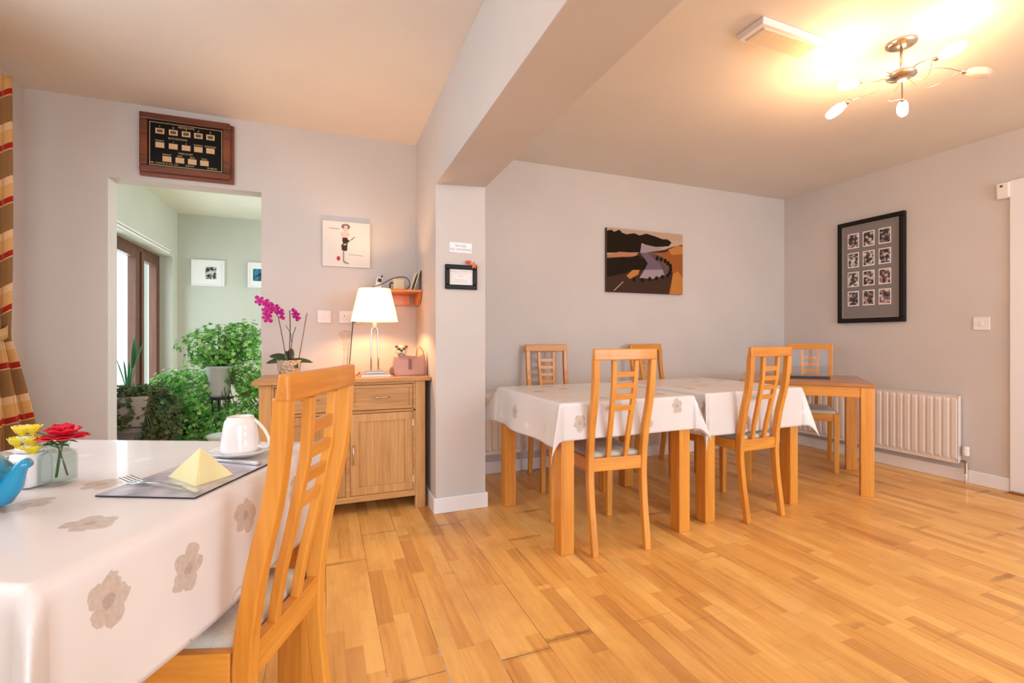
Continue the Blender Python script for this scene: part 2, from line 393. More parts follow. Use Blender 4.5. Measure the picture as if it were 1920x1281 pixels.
BL = tag(MB().box(-1.528, -1.520, 3.9, 5.93, 1.908, 1.928).box(-1.528, -1.514, 3.9, 5.93, 1.936, 1.950).build('blind_rail', WHITE, bevel=.003), 'white blind headrail above the brown framed glass door', 'blind')
# window in the left wall and near-wall windows (behind the camera)
def window(name, axis, a0, a1, z0, z1, at, bars):
    m = MB()
    def bx(p0, p1, r0, r1):
        if axis == 'x': m.box(p0, p1, at - .02, at + .02, r0, r1)
        else: m.box(at - .02, at + .02, p0, p1, r0, r1)
    bx(a0, a1, z0, z0 + .05); bx(a0, a1, z1 - .05, z1)
    for k in range(bars + 1):
        c = a0 + (a1 - a0 - .05) * k / bars; bx(c, c + .05, z0 + .05, z1 - .05)
    return struct(name, m, WHITE)
window('window_2', 'y', wy0, wy1, wz0, wz1, XL - .12, 3)
window('window_3', 'x', -1.05, 1.45, .35, 2.3, YN - .12, 3)
window('window_4', 'x', 2.05, 3.95, .35, 2.3, YN - .12, 3)

# ------------------------------------------------------------------ chairs
def prof_y(z):                        # how far back the rear post stands at height z (local -y)
    pts = [(0, .048), (.12, .030), (.25, .010), (.38, 0), (.46, .003), (.57, .018), (.65, .037), (.73, .056), (.82, .072), (.985, .081)]
    for (a, p), (c, q) in zip(pts, pts[1:]):
        if z <= c:
            f = (z - a) / (c - a); f = f * f * (3 - 2 * f) * .35 + f * .65; return p + (q - p) * f
    return pts[-1][1]
def make_chair(label, group):
    root = thing('dining_chair', label, 'chair', group=group)
    zs = [.0, .06, .12, .2, .28, .36, .42, .48, .54, .6, .66, .72, .78, .84, .9, .935]
    for s in (-1, 1):
        m = MB(); secs = []
        for z in zs:
            cy = -prof_y(z); d = .0145 + .004 * min(1, z / .4) if z < .45 else .0185 - .003 * (z - .45) / .5
            hw = .156 + .010 * z; x1 = hw * s; x0 = (hw - .031) * s
            secs.append([(x0, cy - d, z), (x1, cy - d, z), (x1, cy + d, z), (x0, cy + d, z)])
        m.sweep(secs); m.build('rear_leg', BEECH['z'], root, bevel=.004)
    m = MB(); y0 = -.078                                   # top rail, slightly bowed
    secs = []
    for i in range(9):
        x = -.167 + .334 * i / 8; bow = .006 * (1 - (2 * i / 8 - 1) ** 2)
        secs.append([(x, y0 - .019 - bow, .927), (x, y0 + .010 - bow, .927), (x, y0 + .003 - bow, .980), (x, y0 - .017 - bow, .980)])
    m.sweep(secs); m.build('top_rail', BEECH['x'], root, bevel=.005)
    m = MB(); m.box(-.131, .131, -.014, .010, .388, .452); m.build('cross_rail', BEECH['x'], root, bevel=.003)
    for s in (-1, 1):
        m = MB(); secs = []
        for z in [.45, .5, .56, .62, .68, .74, .8, .86, .925]:
            cy = -prof_y(z) - (.006 if z > .6 else .006 * (z - .45) / .15); xo = .047 + .012 * (z - .45) / .47; w = .0115
            secs.append([(s * (xo - w), cy - .010, z), (s * (xo + w), cy - .010, z), (s * (xo + w), cy + .010, z), (s * (xo - w), cy + .010, z)])
        m.sweep(secs); m.build('back_upright', BEECH['z'], root, bevel=.003)
    for z in (.846, .792, .738, .684):
        m = MB(); c0, c1 = -prof_y(z) - .006, -prof_y(z + .026) - .006
        m.hexa([(-.05, c0 - .008, z), (.05, c0 - .008, z), (.05, c0 + .008, z), (-.05, c0 + .008, z), (-.05, c1 - .008, z + .026), (.05, c1 - .008, z + .026), (.05, c1 + .008, z + .026), (-.05, c1 + .008, z + .026)])
        m.build('back_slat', BEECH['x'], root, bevel=.002)
    for s in (-1, 1):
        m = MB(); x1 = .193 * s; x0 = .156 * s
        t0, t1 = .160 * s, .190 * s
        m.hexa([(t0, .385, 0), (t1, .385, 0), (t1, .415, 0), (t0, .415, 0), (x0, .380, .452), (x1, .380, .452), (x1, .417, .452), (x0, .417, .452)])
        m.build('front_leg', BEECH['z'], root, bevel=.004)
        m = MB(); a0, a1 = .158 * s, .136 * s; c0, c1 = .190 * s, .168 * s
        m.hexa([(a1, .02, .392), (a0, .02, .392), (c0, .385, .392), (c1, .385, .392), (a1, .02, .452), (a0, .02, .452), (c0, .385, .452), (c1, .385, .452)])
        m.build('side_rail', BEECH['y'], root, bevel=.003)
    m = MB(); secs = []                                    # bowed front rail
    for i in range(9):
        u = i / 8 * 2 - 1; x = .160 * u; y = .400 + .018 * (1 - u * u)
        secs.append([(x, y - .011, .392), (x, y + .011, .392), (x, y + .011, .452), (x, y - .011, .452)])
    m.sweep(secs); m.build('front_rail', BEECH['x'], root, bevel=.003)
    m = MB(); N = 14                                       # padded seat
    def outline(k, inset):
        p = []
        w0, w1 = .138 - inset, .172 - inset
        corners = [(-w0, .016 + inset), (w0, .016 + inset), (w1, .402 - inset), (-w1, .402 - inset)]
        for j in range(4):
            a, c = corners[j], corners[(j + 1) % 4]
            for q in range(k):
                f = q / k; x, y = a[0] + (c[0] - a[0]) * f, a[1] + (c[1] - a[1]) * f
                if j == 2: y += .022 * (1 - (2 * f - 1) ** 2)
                p.append((x, y))
        return p
    rings = []
    for inset, z in ((.004, .440), (.0, .452), (.002, .463), (.012, .471), (.035, .477), (.075, .480), (.12, .4815)):
        rings.append([(x, y, z) for x, y in outline(8, inset)])
    m.sweep(rings); m.build('seat', SEATM, root, smooth=True)
    return root
def put(o, x, y, rz): o.location = (x, y, 0); o.rotation_euler = (0, 0, rz)
c0 = make_chair('ladder-splat beech chair filling the foreground beside the cup and placemat', 'matching beech dining chairs')
put(c0, -.0845, 1.146, atan2(.398, -.917) - pi / 2)
C = 'matching beech dining chairs'
C0_ = c0
c1 = dup(c0, (1.323, 1.975, 0), radians(-4.5), 'beech chair with its back to us at the left cloth-covered table', C)
c2 = dup(c0, (2.322, 2.036, 0), radians(3), 'beech chair with its back to us at the middle cloth-covered table', C)
c3 = dup(c0, (1.575, 3.24, 0), radians(172), 'beech chair by the far wall facing us across the left cloth-covered table', C)
c4 = dup(c0, (2.52, 3.24, 0), radians(184), 'beech chair by the far wall facing us across the middle cloth-covered table', C)
c5 = dup(c0, (3.845, 2.845, 0), atan2(-.593, -.805) - pi / 2, 'beech chair tucked in the corner behind the bare wooden table', C)

c0.scale = (1, 1, .984)

# ------------------------------------------------------------------ tables
TW, TZ = .78, .722
def make_table(label, group, loc, rz, topmat, topz=TZ, w=TW):
    root = thing('dining_table', label, 'table', loc, rz, group)      # origin at the centre on the floor
    h = w / 2
    m = MB().box(-h - .006, h + .006, -h - .006, h + .006, topz - .024, topz); m.build('tabletop', topmat, root, bevel=.004)
    m = MB()
    for s in (-1, 1):
        y = s * (h - .018); m.box(-h + .07, h - .07, y - .011, y + .011, topz - .092, topz - .024)
        m.box(y - .011, y + .011, -h + .07, h - .07, topz - .092, topz - .024)
    m.build('apron', BEECH['x'], root, bevel=.002)
    for sx in (-1, 1):
        for sy in (-1, 1):
            x0, x1 = sorted((sx * h, sx * (h - .072))); y0, y1 = sorted((sy * h, sy * (h - .072)))
            MB().box(x0, x1, y0, y1, 0, topz - .024).build('leg', BEECH['z'], root, bevel=.004)
    return root
WAL = wood('varnished_table_top', (.30, .11, .035), (.50, .22, .08), 'x', .28, .3)
def rotc(cx, cy, a, x, y): return (cx + x * cos(a) - y * sin(a), cy + x * sin(a) + y * cos(a))
G = 'square dining tables'
t1c = (1.023 + .39, 2.005 + .39); a1 = radians(1.2)
make_table('square beech table under the left far cloth', G, (*t1c, 0), a1, BEECH['x'])
a2 = radians(3.2); t2c = rotc(1.962, 2.060, a2, .39, .39)
make_table('square beech table under the middle far cloth', G, (*t2c, 0), a2, BEECH['x'])
t0c = c2w(-.980, 1.007); a0 = -TH - radians(2.5)
make_table('square beech table under the cloth laid with a place setting', G, (*t0c, 0), a0, BEECH['x'])
v3 = Vector((.493, -.591)).normalized(); a3 = atan2(v3.y, v3.x); t3c = rotc(2.785, 2.590, a3, .39, .39)
make_table('bare wooden square table turned cornerwise by the radiator', G, (*t3c, 0), a3, WAL, .732)

def cloth(label, loc, rz, z, drops, fl=.06, B=.5, seed=0, rip=.010, w=TW + .014, r=.012, Bc=None, flf=None):
    L, Rt, Fn, Bk = drops; n = 96; rnd = random.Random(seed)
    ph = [rnd.random() * 6.28 for _ in range(8)]
    m = MB(); m.uv = []
    def samples(lo, hi):
        out = []
        for i in range(9): out.append(-lo + lo * i / 9 if lo else 0)
        k = 10
        base = [-lo + lo * i / 22 for i in range(22)] + [w * i / 40 for i in range(40)] + [w + hi * i / 22 for i in range(23)]
        base += [-.004, -.009, -.014, -.02, w + .004, w + .009, w + .014, w + .02]
        return sorted(set(round(x, 5) for x in base))
    us, vs_ = samples(L, Rt), samples(Fn, Bk)
    def hang(s, flare):
        q = r * pi / 2
        if s <= q: return r * sin(s / r), -r * (1 - cos(s / r))
        return r + (s - q) * flare, -r - (s - q) * sqrt(max(0, 1 - flare * flare))
    for v in vs_:
        for u in us:
            eu = -u if u < 0 else (u - w if u > w else 0); ev = -v if v < 0 else (v - w if v > w else 0)
            su = -1 if u < 0 else 1; sv = -1 if v < 0 else 1
            cu, cv = min(max(u, 0), w), min(max(v, 0), w)
            if eu == 0 and ev == 0: x, y, dz = u, v, 0
            elif eu > 0 and ev > 0:
                rho = hypot(eu, ev); phi = atan2(ev, eu); o, dz = hang(rho, fl)
                tri = 1 - abs(phi - pi / 4) / (pi / 4); tri = tri ** .85
                side = (Bc or {}).get((su, sv), B) * rho * tri * min(1, rho / .05)
                x = cu + su * (o * cos(phi) + side * .707); y = cv + sv * (o * sin(phi) + side * .707)
                dz = dz * (1 - .10 * tri)
            elif eu > 0:
                k = (1 if u < 0 else 2); o, dz = hang(eu, fl + rip * 2 * sin(6.5 * v + ph[k]))
                edge = min(cv, w - cv); o += rip * eu / .2 * sin(13 * v + ph[k + 2]) * min(1, edge / .1); x = cu + su * o; y = v
            else:
                k = (3 if v < 0 else 4); fv = flf if (flf is not None and v < 0) else fl; o, dz = hang(ev, max(.0, fv + (rip * 2 if fv == fl else .004) * sin(6.5 * u + ph[k])))
                edge = min(cu, w - cu); o += (rip if fv == fl else .003) * ev / .2 * sin(12 * u + ph[k + 2]) * min(1, edge / .1); y = cv + sv * o; x = u
            m.v.append((x - w / 2, y - w / 2, dz)); m.uv.append((u + seed * .37, v + seed * .71))
    nu = len(us)
    for j in range(len(vs_) - 1):
        for i in range(nu - 1):
            m.f.append((j * nu + i, j * nu + i + 1, (j + 1) * nu + i + 1, (j + 1) * nu + i)); m.m.append(0)
    o = m.build('tablecloth', CLOTH, smooth=True, loc=(*loc, z), rot=(0, 0, rz), solid=.0012)
    return tag(o, label, 'tablecloth', 'flowered oilcloths')
cloth('flowered cream oilcloth on the near table under the vase and napkin', t0c, a0, TZ + .003, (.24, .24, .24, .24), .02, .40, 3, .005, r=.022, Bc={(1, 1): .0})
cloth('flowered cream oilcloth on the left of the two far tables', t1c, a1, TZ + .003, (.22, .20, .185, .20), .07, .42, 1, .012, Bc={(1, -1): .26, (-1, 1): .5}, flf=.012)
cloth('flowered cream oilcloth on the far table next to the bare one', t2c, a2, TZ + .003, (.24, .24, .245, .22), .06, .30, 2, .010, Bc={(-1, -1): .25, (1, -1): .22}, flf=.012)

# ------------------------------------------------------------------ sideboard
def sideboard():
    X0, X1, Y0, Y1 = -.338, .565, 2.889, 3.385
    t = thing('sideboard', 'light oak sideboard with drawers and panelled doors left of the pillar', 'sideboard', ((X0 + X1) / 2, (Y0 + Y1) / 2, 0))
    w, d = (X1 - X0) / 2, (Y1 - Y0) / 2; zt = .796
    MB().box(-w - .032, w + .030, -d - .024, d + .008, zt - .024, zt).build('top', OAK['x'], t, bevel=.005)
    for sx in (-1, 1):
        for sy in (-1, 1):
            x0, x1 = sorted((sx * w, sx * (w - .060))); y0, y1 = sorted((sy * d, sy * (d - .05)))
            MB().box(x0, x1, y0, y1, 0, zt - .024).build('leg', OAK['z'], t, bevel=.003)
    m = MB(); m.box(-w + .006, -w + .02, -d + .05, d - .05, .07, zt - .024); m.box(w - .02, w - .006, -d + .05, d - .05, .07, zt - .024)
    m.box(-w + .05, w - .05, d - .02, d - .006, .07, zt - .024); m.box(-w + .02, w - .02, -d + .02, d - .02, .075, .09)
    m.build('carcass', OAK['z'], t)
    m = MB(); f0, f1 = -d + .002, -d + .022
    m.box(-w + .06, w - .06, f0, f1, zt - .040, zt - .024); m.box(-w + .06, w - .06, f0, f1, .076, .112); m.box(-w + .06, w - .06, f0, f1, .590, .604)
    m.box(-.007, .017, f0, f1, .112, .59); m.box(-.007, .017, f0, f1, .604, zt - .04)
    m.box(-w + .06, -w + .074, f0, f1, .112, zt - .04); m.box(w - .074, w - .06, f0, f1, .112, zt - .04)
    m.build('face_frame', OAK['x'], t, bevel=.002)
    for a, c in ((-w + .074, -.007), (.017, w - .074)):
        a += .002; c -= .002
        m = MB(); m.box(a, c, f0 + .010, f1, .607, zt - .043); m.frame(a, c, .607, zt - .043, .020, f0 + .002, f0 + .012)
        dw = m.build('drawer', OAK['x'], t, bevel=.002)
        mc = (a + c) / 2; hm = MB(); hm.tube([(mc - .045, f0 - .001, .680), (mc - .042, f0 - .016, .681), (mc, f0 - .021, .682), (mc + .042, f0 - .016, .681), (mc + .045, f0 - .001, .680)], .004, 8)
        hm.build('handle', CHROME, dw, smooth=True)
        m = MB(); m.box(a + .04, c - .04, f0 + .010, f0 + .016, .15, .55)
        k = 6
        for i in range(1, k): xx = a + .045 + (c - a - .09) * i / k; m.box(xx - .0012, xx + .0012, f0 + .0085, f0 + .0105, .155, .545)
        m.frame(a, c, .115, .587, .046, f0 + .001, f0 + .018)
        d_ = m.build('door', OAK['z'], t, bevel=.0025)
        hx = a + .016 if a > 0 else c - .016
        MB().tube([(hx, f0 + .002, .295), (hx, f0 - .016, .302), (hx, f0 - .020, .35), (hx, f0 - .016, .398), (hx, f0 + .002, .405)], .004, 8).build('handle', CHROME, d_, smooth=True)
        ex = c + .003 if a > 0 else a - .003
        hg = MB(); hg.box(ex - .004, ex + .004, f0 - .001, f0 + .004, .50, .54); hg.box(ex - .004, ex + .004, f0 - .001, f0 + .004, .16, .20); hg.build('hinge', CHROME, d_)
    return zt
SBZ = sideboard()

# ------------------------------------------------------------------ radiators
def radiator(label, loc, rz, width, z0, z1, group='white panel radiators', valve=True):
    t = thing('radiator', label, 'radiator', loc, rz, group)        # local x along the wall, +y into the room
    pitch = .050; n = int(width / pitch); m = MB(); xs = []
    pad = (width - n * pitch) / 2
    rows = 12
    def depth(x, z):
        f = ((x - pad) / pitch) % 1.0 if pad <= x <= width - pad else 0
        p = max(0, min(1, (abs(f - .5) - .27) / .10)) if pad <= x <= width - pad else 0
        e = min(z - z0, z1 - z); q = max(0, min(1, (e - .022) / .018))
        return .045 + .008 * (1 - p) * q
    X = sorted(set([0, .002, width - .002, width] + [round(pad + (i + f) * pitch, 5) for i in range(n) for f in (0, .06, .13, .18, .23, .30, .5, .70, .77, .82, .87, .94)]))
    Z = [z0, z0 + .004, z0 + .022, z0 + .028, z0 + .034, z0 + .041] + [z0 + .06 + (z1 - z0 - .12) * i / 6 for i in range(7)] + [z1 - .041, z1 - .034, z1 - .028, z1 - .022, z1 - .004, z1]
    b0 = 0
    for z in Z:
        for x in X: m.v.append((x, depth(x, z), z))
    nx = len(X)
    for j in range(len(Z) - 1):
        for i in range(nx - 1): m.f.append((j * nx + i, j * nx + i + 1, (j + 1) * nx + i + 1, (j + 1) * nx + i)); m.m.append(0)
    k = len(m.v)
    m.box(0, width, .035, .0505, z0, z0 + .004); m.box(0, width, .035, .0505, z1 - .004, z1); m.box(0, .003, .035, .051, z0, z1); m.box(width - .003, width, .035, .051, z0, z1)
    m.build('panel', RADM, t, smooth=False)
    MB().box(.004, width - .004, .012, .034, z0 + .004, z1 - .004).build('convector', RADM, t)
    if valve:
        v = MB(); vx = valve
        v.lathe([(.010, 0), (.010, .075)], 14, (vx, .030, z0 + .012 - .075 + .0)); v.tube([(vx, .03, z0 + .02), (vx + (.05 if vx < 0 else -.05), .03, z0 + .02)], .008, 8)
        o = v.build('valve_body', CHROME, t, smooth=False)
        MB().lathe([(.007, 0), (.007, z0 - .03)], 12, (vx, .030, 0)).build('pipe', PLAST, t, smooth=True)
        v = MB(); v.lathe([(.015, 0), (.0195, .004), (.0195, .03), (.017, .034), (.019, .038), (.019, .058), (.016, .066), (.004, .068)], 20, (vx, .030, z0 + .062)); v.build('valve_head', PLAST, t, smooth=False, bevel=.001)
    return t
# local +y must point into the room: right wall -> rotate 90 deg (x' = world +y, y' = world -x)
radiator('long white radiator under the photo frame on the right wall', (XR - .004, 1.992, 0), pi / 2, 1.30, .132, .62, valve=-.034)
radiator('white radiator behind the left far table against the back wall', (2.0, YB - .004, 0), pi, 1.0, .155, .628, valve=1.05)

# ------------------------------------------------------------------ ceiling fitting and emergency light
BULB = mat('lit_frosted_glass', (1, .95, .88), .4, emit=(1.0, .56, .26), est=145)
OFFB = mat('unlit_frosted_glass', (.85, .72, .66), .25, trans=.5)
def pend():
    x, y = 2.505, 1.402
    t = thing('ceiling_light', 'five-arm nickel ceiling light with frosted tulip shades', 'ceiling light', (x, y, 0))
    MB().lathe([(.001, CE), (.062, CE), (.060, CE - .010), (.045, CE - .018), (.012, CE - .022), (.001, CE - .022)], 36, cap=False).build('ceiling_rose', CHROME, t, smooth=True)
    MB().tube([(0, 0, CE - .02), (0, 0, 2.255)], .006, 12).build('stem', CHROME, t, smooth=True)
    MB().lathe([(.001, 2.272), (.052, 2.270), (.058, 2.262), (.058, 2.252), (.040, 2.242), (.001, 2.240)], 36, cap=False).build('hub', CHROME, t, smooth=True)
    # arm ends chosen around the hub, directions in world plan
    for lat, dd_, z, on in ((.277, -.09, 2.222, 0), (.084, -.17, 2.275, 1), (.155, .18, 2.190, 1), (-.156, .22, 2.198, 1), (-.262, -.02, 2.205, 1)):
        S_ = Vector((lat * RX + dd_ * FX, lat * RY + dd_ * FY, z)); L0 = hypot(S_.x, S_.y); ux, uy = S_.x / L0, S_.y / L0
        d = Vector((ux, uy, -.45 if z < 2.2 else (-.25 if z < 2.24 else .12))).normalized(); e = S_ - d * .063; L = hypot(e.x, e.y)
        path = [(ux * .04, uy * .04, 2.256), (ux * L * .4, uy * L * .4, 2.280), (ux * L * .75, uy * L * .75, (2.275 + e.z) / 2 + .010), tuple(e)]
        P = path
        for _ in range(3):
            Q = [P[0]]
            for i in range(len(P) - 1): Q += [tuple(P[i][k] * .75 + P[i + 1][k] * .25 for k in range(3)), tuple(P[i][k] * .25 + P[i + 1][k] * .75 for k in range(3))]
            P = Q + [P[-1]]
        MB().tube(P, .0030, 8).build('arm', CHROME, t, smooth=True)
        w = []
        for i in range(17):
            f = i / 16; rr = .03 + (L - .04) * f; sw = .05 * sin(pi * f)
            w.append((ux * rr - uy * sw, uy * rr + ux * sw, 2.240 - .040 * sin(pi * f) * (1 - f * .4) + (e.z - 2.240) * f))
        MB().tube(w, .0011, 6).build('wire', CHROME, t, smooth=True)
        q = d.to_track_quat('Z', 'Y').to_euler()
        MB().lathe([(.006, -.006), (.010, .0), (.010, .014), (.007, .018)], 16).build('lamp_holder', CHROME, t, smooth=True, loc=e, rot=q)
        m = MB(); m.lathe([(.008, .012), (.015, .022), (.021, .040), (.0235, .060), (.022, .082), (.017, .100), (.010, .108)], 24)
        for i, vv in enumerate(m.v):
            aa = atan2(vv[1], vv[0]); k_ = 1 + .10 * cos(5 * aa) * (vv[2] / .11); m.v[i] = (vv[0] * k_, vv[1] * k_, vv[2])
        m.build('shade', BULB if on else OFFB, t, smooth=True, loc=e, rot=q)
pend()
def globe():
    t = thing('globe_ceiling_light', 'opal globe ceiling light over the near table', 'ceiling light', (-.45, .45, CE))
    MB().lathe([(.001, -.001), (.055, -.001), (.050, -.02), (.001, -.022)], 24, cap=False).build('ceiling_rose', CHROME, t, smooth=True)
    MB().tube([(0, 0, -.02), (0, 0, -.36)], .004, 8).build('cord', BLACK, t)
    MB().ball((0, 0, -.46), .10, 24, 16).build('globe', mat('lit_opal_glass', (1, .95, .9), .4, emit=(1.0, .48, .18), est=23), t, smooth=True)
globe()
DIFF = mat('ribbed_diffuser', (.82, .68, .50), .35); _t = NT(DIFF); _v = _t.coord('Object')
_s = _t.n('ShaderNodeTexWave', {'Vector': _v, 'Scale': 30.0}, bands_direction='X'); _t.bump(_s.outputs[0], .5, .004)
def emerg():
    t = thing('emergency_light', 'white rectangular bulkhead light with ribbed diffuser on the ceiling', 'ceiling light', (1.945, 1.572, CE), radians(1))
    w, d = .205, .072
    m = MB(); m.hexa([(-w + .006, -d + .006, -.028), (w - .006, -d + .006, -.028), (w - .006, d - .006, -.028), (-w + .006, d - .006, -.028), (-w, -d, -.001), (w, -d, -.001), (w, d, -.001), (-w, d, -.001)])
    m.build('housing', WHITE, t, bevel=.004)
    MB().box(-w + .035, w - .03, -d + .024, d - .022, -.033, -.027).build('diffuser', DIFF, t, bevel=.003)
    MB().ball((w - .018, -d + .02, -.0285), .0022, 8, 5).build('indicator', BLACK, t); 
emerg()

# ------------------------------------------------------------------ text helper
def text_mesh(items, name, material, parent, y):
    """items: (string, centre x, baseline z, size) laid in the xz plane, facing -y"""
    m = MB(); dg = None
    for s_, cx, cz, size in items:
        cu = bpy.data.curves.new('t', 'FONT'); cu.body = s_; cu.size = size; cu.align_x = 'CENTER'; cu.extrude = 0
        cu.resolution_u = 2
        o = bpy.data.objects.new('t', cu); COL.objects.link(o)
        dg = bpy.context.evaluated_depsgraph_get(); e = o.evaluated_get(dg); me = e.to_mesh()
        m.add([(cx + v.co.x, y, cz + v.co.y) for v in me.vertices], [tuple(p.vertices) for p in me.polygons])
        e.to_mesh_clear(); bpy.data.objects.remove(o); bpy.data.curves.remove(cu)
    return m.build(name, material, parent)

# ------------------------------------------------------------------ things on the walls
def wallthing(name, label, cat, x, z, y=None): return thing(name, label, cat, (x, YB if y is None else y, z))
# old bell indicator board over the doorway (local: x right, z up, -y toward the room)
ROSEW = wood('rosewood', (.07, .018, .008), (.22, .055, .02), 'x', .3, .3)
def indicator():
    t = wallthing('bell_indicator_board', 'dark wood servants bell indicator board above the doorway', 'wall board', -.779, 2.178)
    w, h = .238, .181
    MB().box(-w - .004, w + .006, -.022, 0, -h - .006, h - .004).build('back_board', ROSEW, t, bevel=.004)
    MB().frame(-w, w - .012, -h + .014, h, .040, -.046, -.022).build('frame', ROSEW, t, bevel=.006)
    g = MB().box(-w + .036, w - .048, -.026, -.022, -h + .05, h - .036).build('panel', mat('black_glass', (.004, .004, .005), .3, spec=.2), t)
    m = MB(); m.frame(-w + .046, w - .058, -h + .060, h - .046, .003, -.0275, -.026)
    x0, x1 = -w + .046, w - .058; W_ = x1 - x0; z1 = h - .046; H_ = 2 * h - .106
    m.build('gilt_border', GOLD, t)
    CARD = mat('amber_card', (.62, .40, .22), .6); CD = mat('dark_card', (.10, .07, .03), .6)
    rows = [(.80, [.14, .32, .495, .665, .835], 1), (.475, [.14, .32, .495, .665, .835], 0), (.165, [.235, .41, .58, .75], 0)]
    for fz, fx, dk in rows:
        for f in fx:
            cx, cz = x0 + W_ * f, z1 - H_ * (1 - fz)
            c = MB(); c.box(cx - .022, cx + .022, -.029, -.026, cz - .016, cz + .016); o = c.build('window_card', CARD, t)
            if dk: MB().box(cx - .014, cx + .014, -.0295, -.0288, cz - .009, cz + .009).build('flag', CD, o)
    tx = []
    for i, f in enumerate([.14, .32, .495, .665, .835]): tx.append((str(i + 1), x0 + W_ * f, z1 - H_ * .115, .018))
    tx += [('BEDROOMS', 0 - .006, z1 - .020, .016), ('BATHROOMS', -.05, z1 - H_ * .365, .016), ('PARLOURS', -.010, z1 - H_ * .69, .015)]
    for s_, f in (('FRONT', .14), ('1', .32), ('2', .495), ('DINING', .665), ('SMOKING', .835)): tx.append((s_, x0 + W_ * f, z1 - H_ * .445, .0135))
    for s_, f in (('FRONT', .235), ('SIDE', .41), ('SIDE', .58), ('HALL', .75)): tx.append((s_, x0 + W_ * f, z1 - H_ * .755, .0135))
    tx += [('MR. CURTIS & CO. LD.', x0 + W_ * .20, z1 - H_ * .965, .0145), ('DEPOT', x0 + W_ * .55, z1 - H_ * .965, .0145), ('DUBLIN', x0 + W_ * .86, z1 - H_ * .965, .0145)]
    text_mesh(tx, 'gilt_lettering', GOLD, t, -.0292)
indicator()

def flat(poly, y, mi, mb):            # flat printed shape
    mb.add([(a, y, b_) for a, b_ in poly], [tuple(range(len(poly)))], mi)
def canvas_girl():
    t = wallthing('canvas_print', 'square white canvas with a sketched girl holding a flower', 'picture', .131, 1.663)
    MB().box(-.152, .152, -.022, 0, -.152, .152).build('canvas', mat('ivory_canvas', (.76, .70, .64), .8), t, bevel=.002)
    m = MB(); y = -.0235
    def S(px, py): return ((px - 640) / 940 * .304, -(py - 640) / 940 * .304)
    # 0 black 1 brown 2 pink 3 red 4 grey
    flat([S(*p) for p in [(560, 500), (650, 500), (668, 560), (655, 640), (650, 770), (600, 780), (545, 765), (535, 660), (570, 620), (555, 570)]], y, 0, m)
    flat([S(*p) for p in [(655, 530), (700, 560), (690, 590), (662, 585)]], y, 0, m)
    for i in range(9):
        a = i / 9 * 2 * pi; cx, cy = 622 + 66 * cos(a), 285 + 38 * sin(a) - 14
        flat([S(cx + 22 * cos(q / 8 * 2 * pi), cy - 22 * sin(q / 8 * 2 * pi)) for q in range(8)], y - .0002 * i, 1, m)
    flat([S(620 + 45 * cos(q / 12 * 2 * pi), 335 - 52 * sin(q / 12 * 2 * pi)) for q in range(12)], y - .003, 2, m)
    flat([S(*p) for p in [(540, 400), (690, 400), (700, 430), (655, 500), (550, 500), (520, 430)]], y - .0005, 2, m)
    flat([S(*p) for p in [(565, 780), (590, 780), (590, 990), (565, 990)]], y, 4, m); flat([S(*p) for p in [(560, 990), (600, 985), (690, 1035), (680, 1055), (590, 1035)]], y, 4, m)
    flat([S(*p) for p in [(700, 560), (720, 530), (800, 460), (812, 475), (740, 550)]], y, 4, m)
    flat([S(478 + 36 * cos(q / 10 * 2 * pi), 940 - 48 * sin(q / 10 * 2 * pi)) for q in range(10)], y, 3, m)
    flat([S(*p) for p in [(570, 640), (630, 620), (635, 645), (590, 665)]], y - .001, 2, m)
    for (x0, x1, yy) in ((290, 500, 318), (670, 965, 850)): flat([S(x0, yy - 5), S(x0, yy + 5), S(x1, yy + 17), S(x1, yy + 7)], y, 4, m)
    m.build('drawing', [mat('sketch_black', (.03, .02, .015), .8), mat('sketch_brown', (.22, .12, .07), .8), mat('sketch_pink', (.66, .52, .46), .8), mat('sketch_red', (.45, .04, .03), .8), mat('sketch_grey', (.30, .28, .22), .8)], t)
canvas_girl()
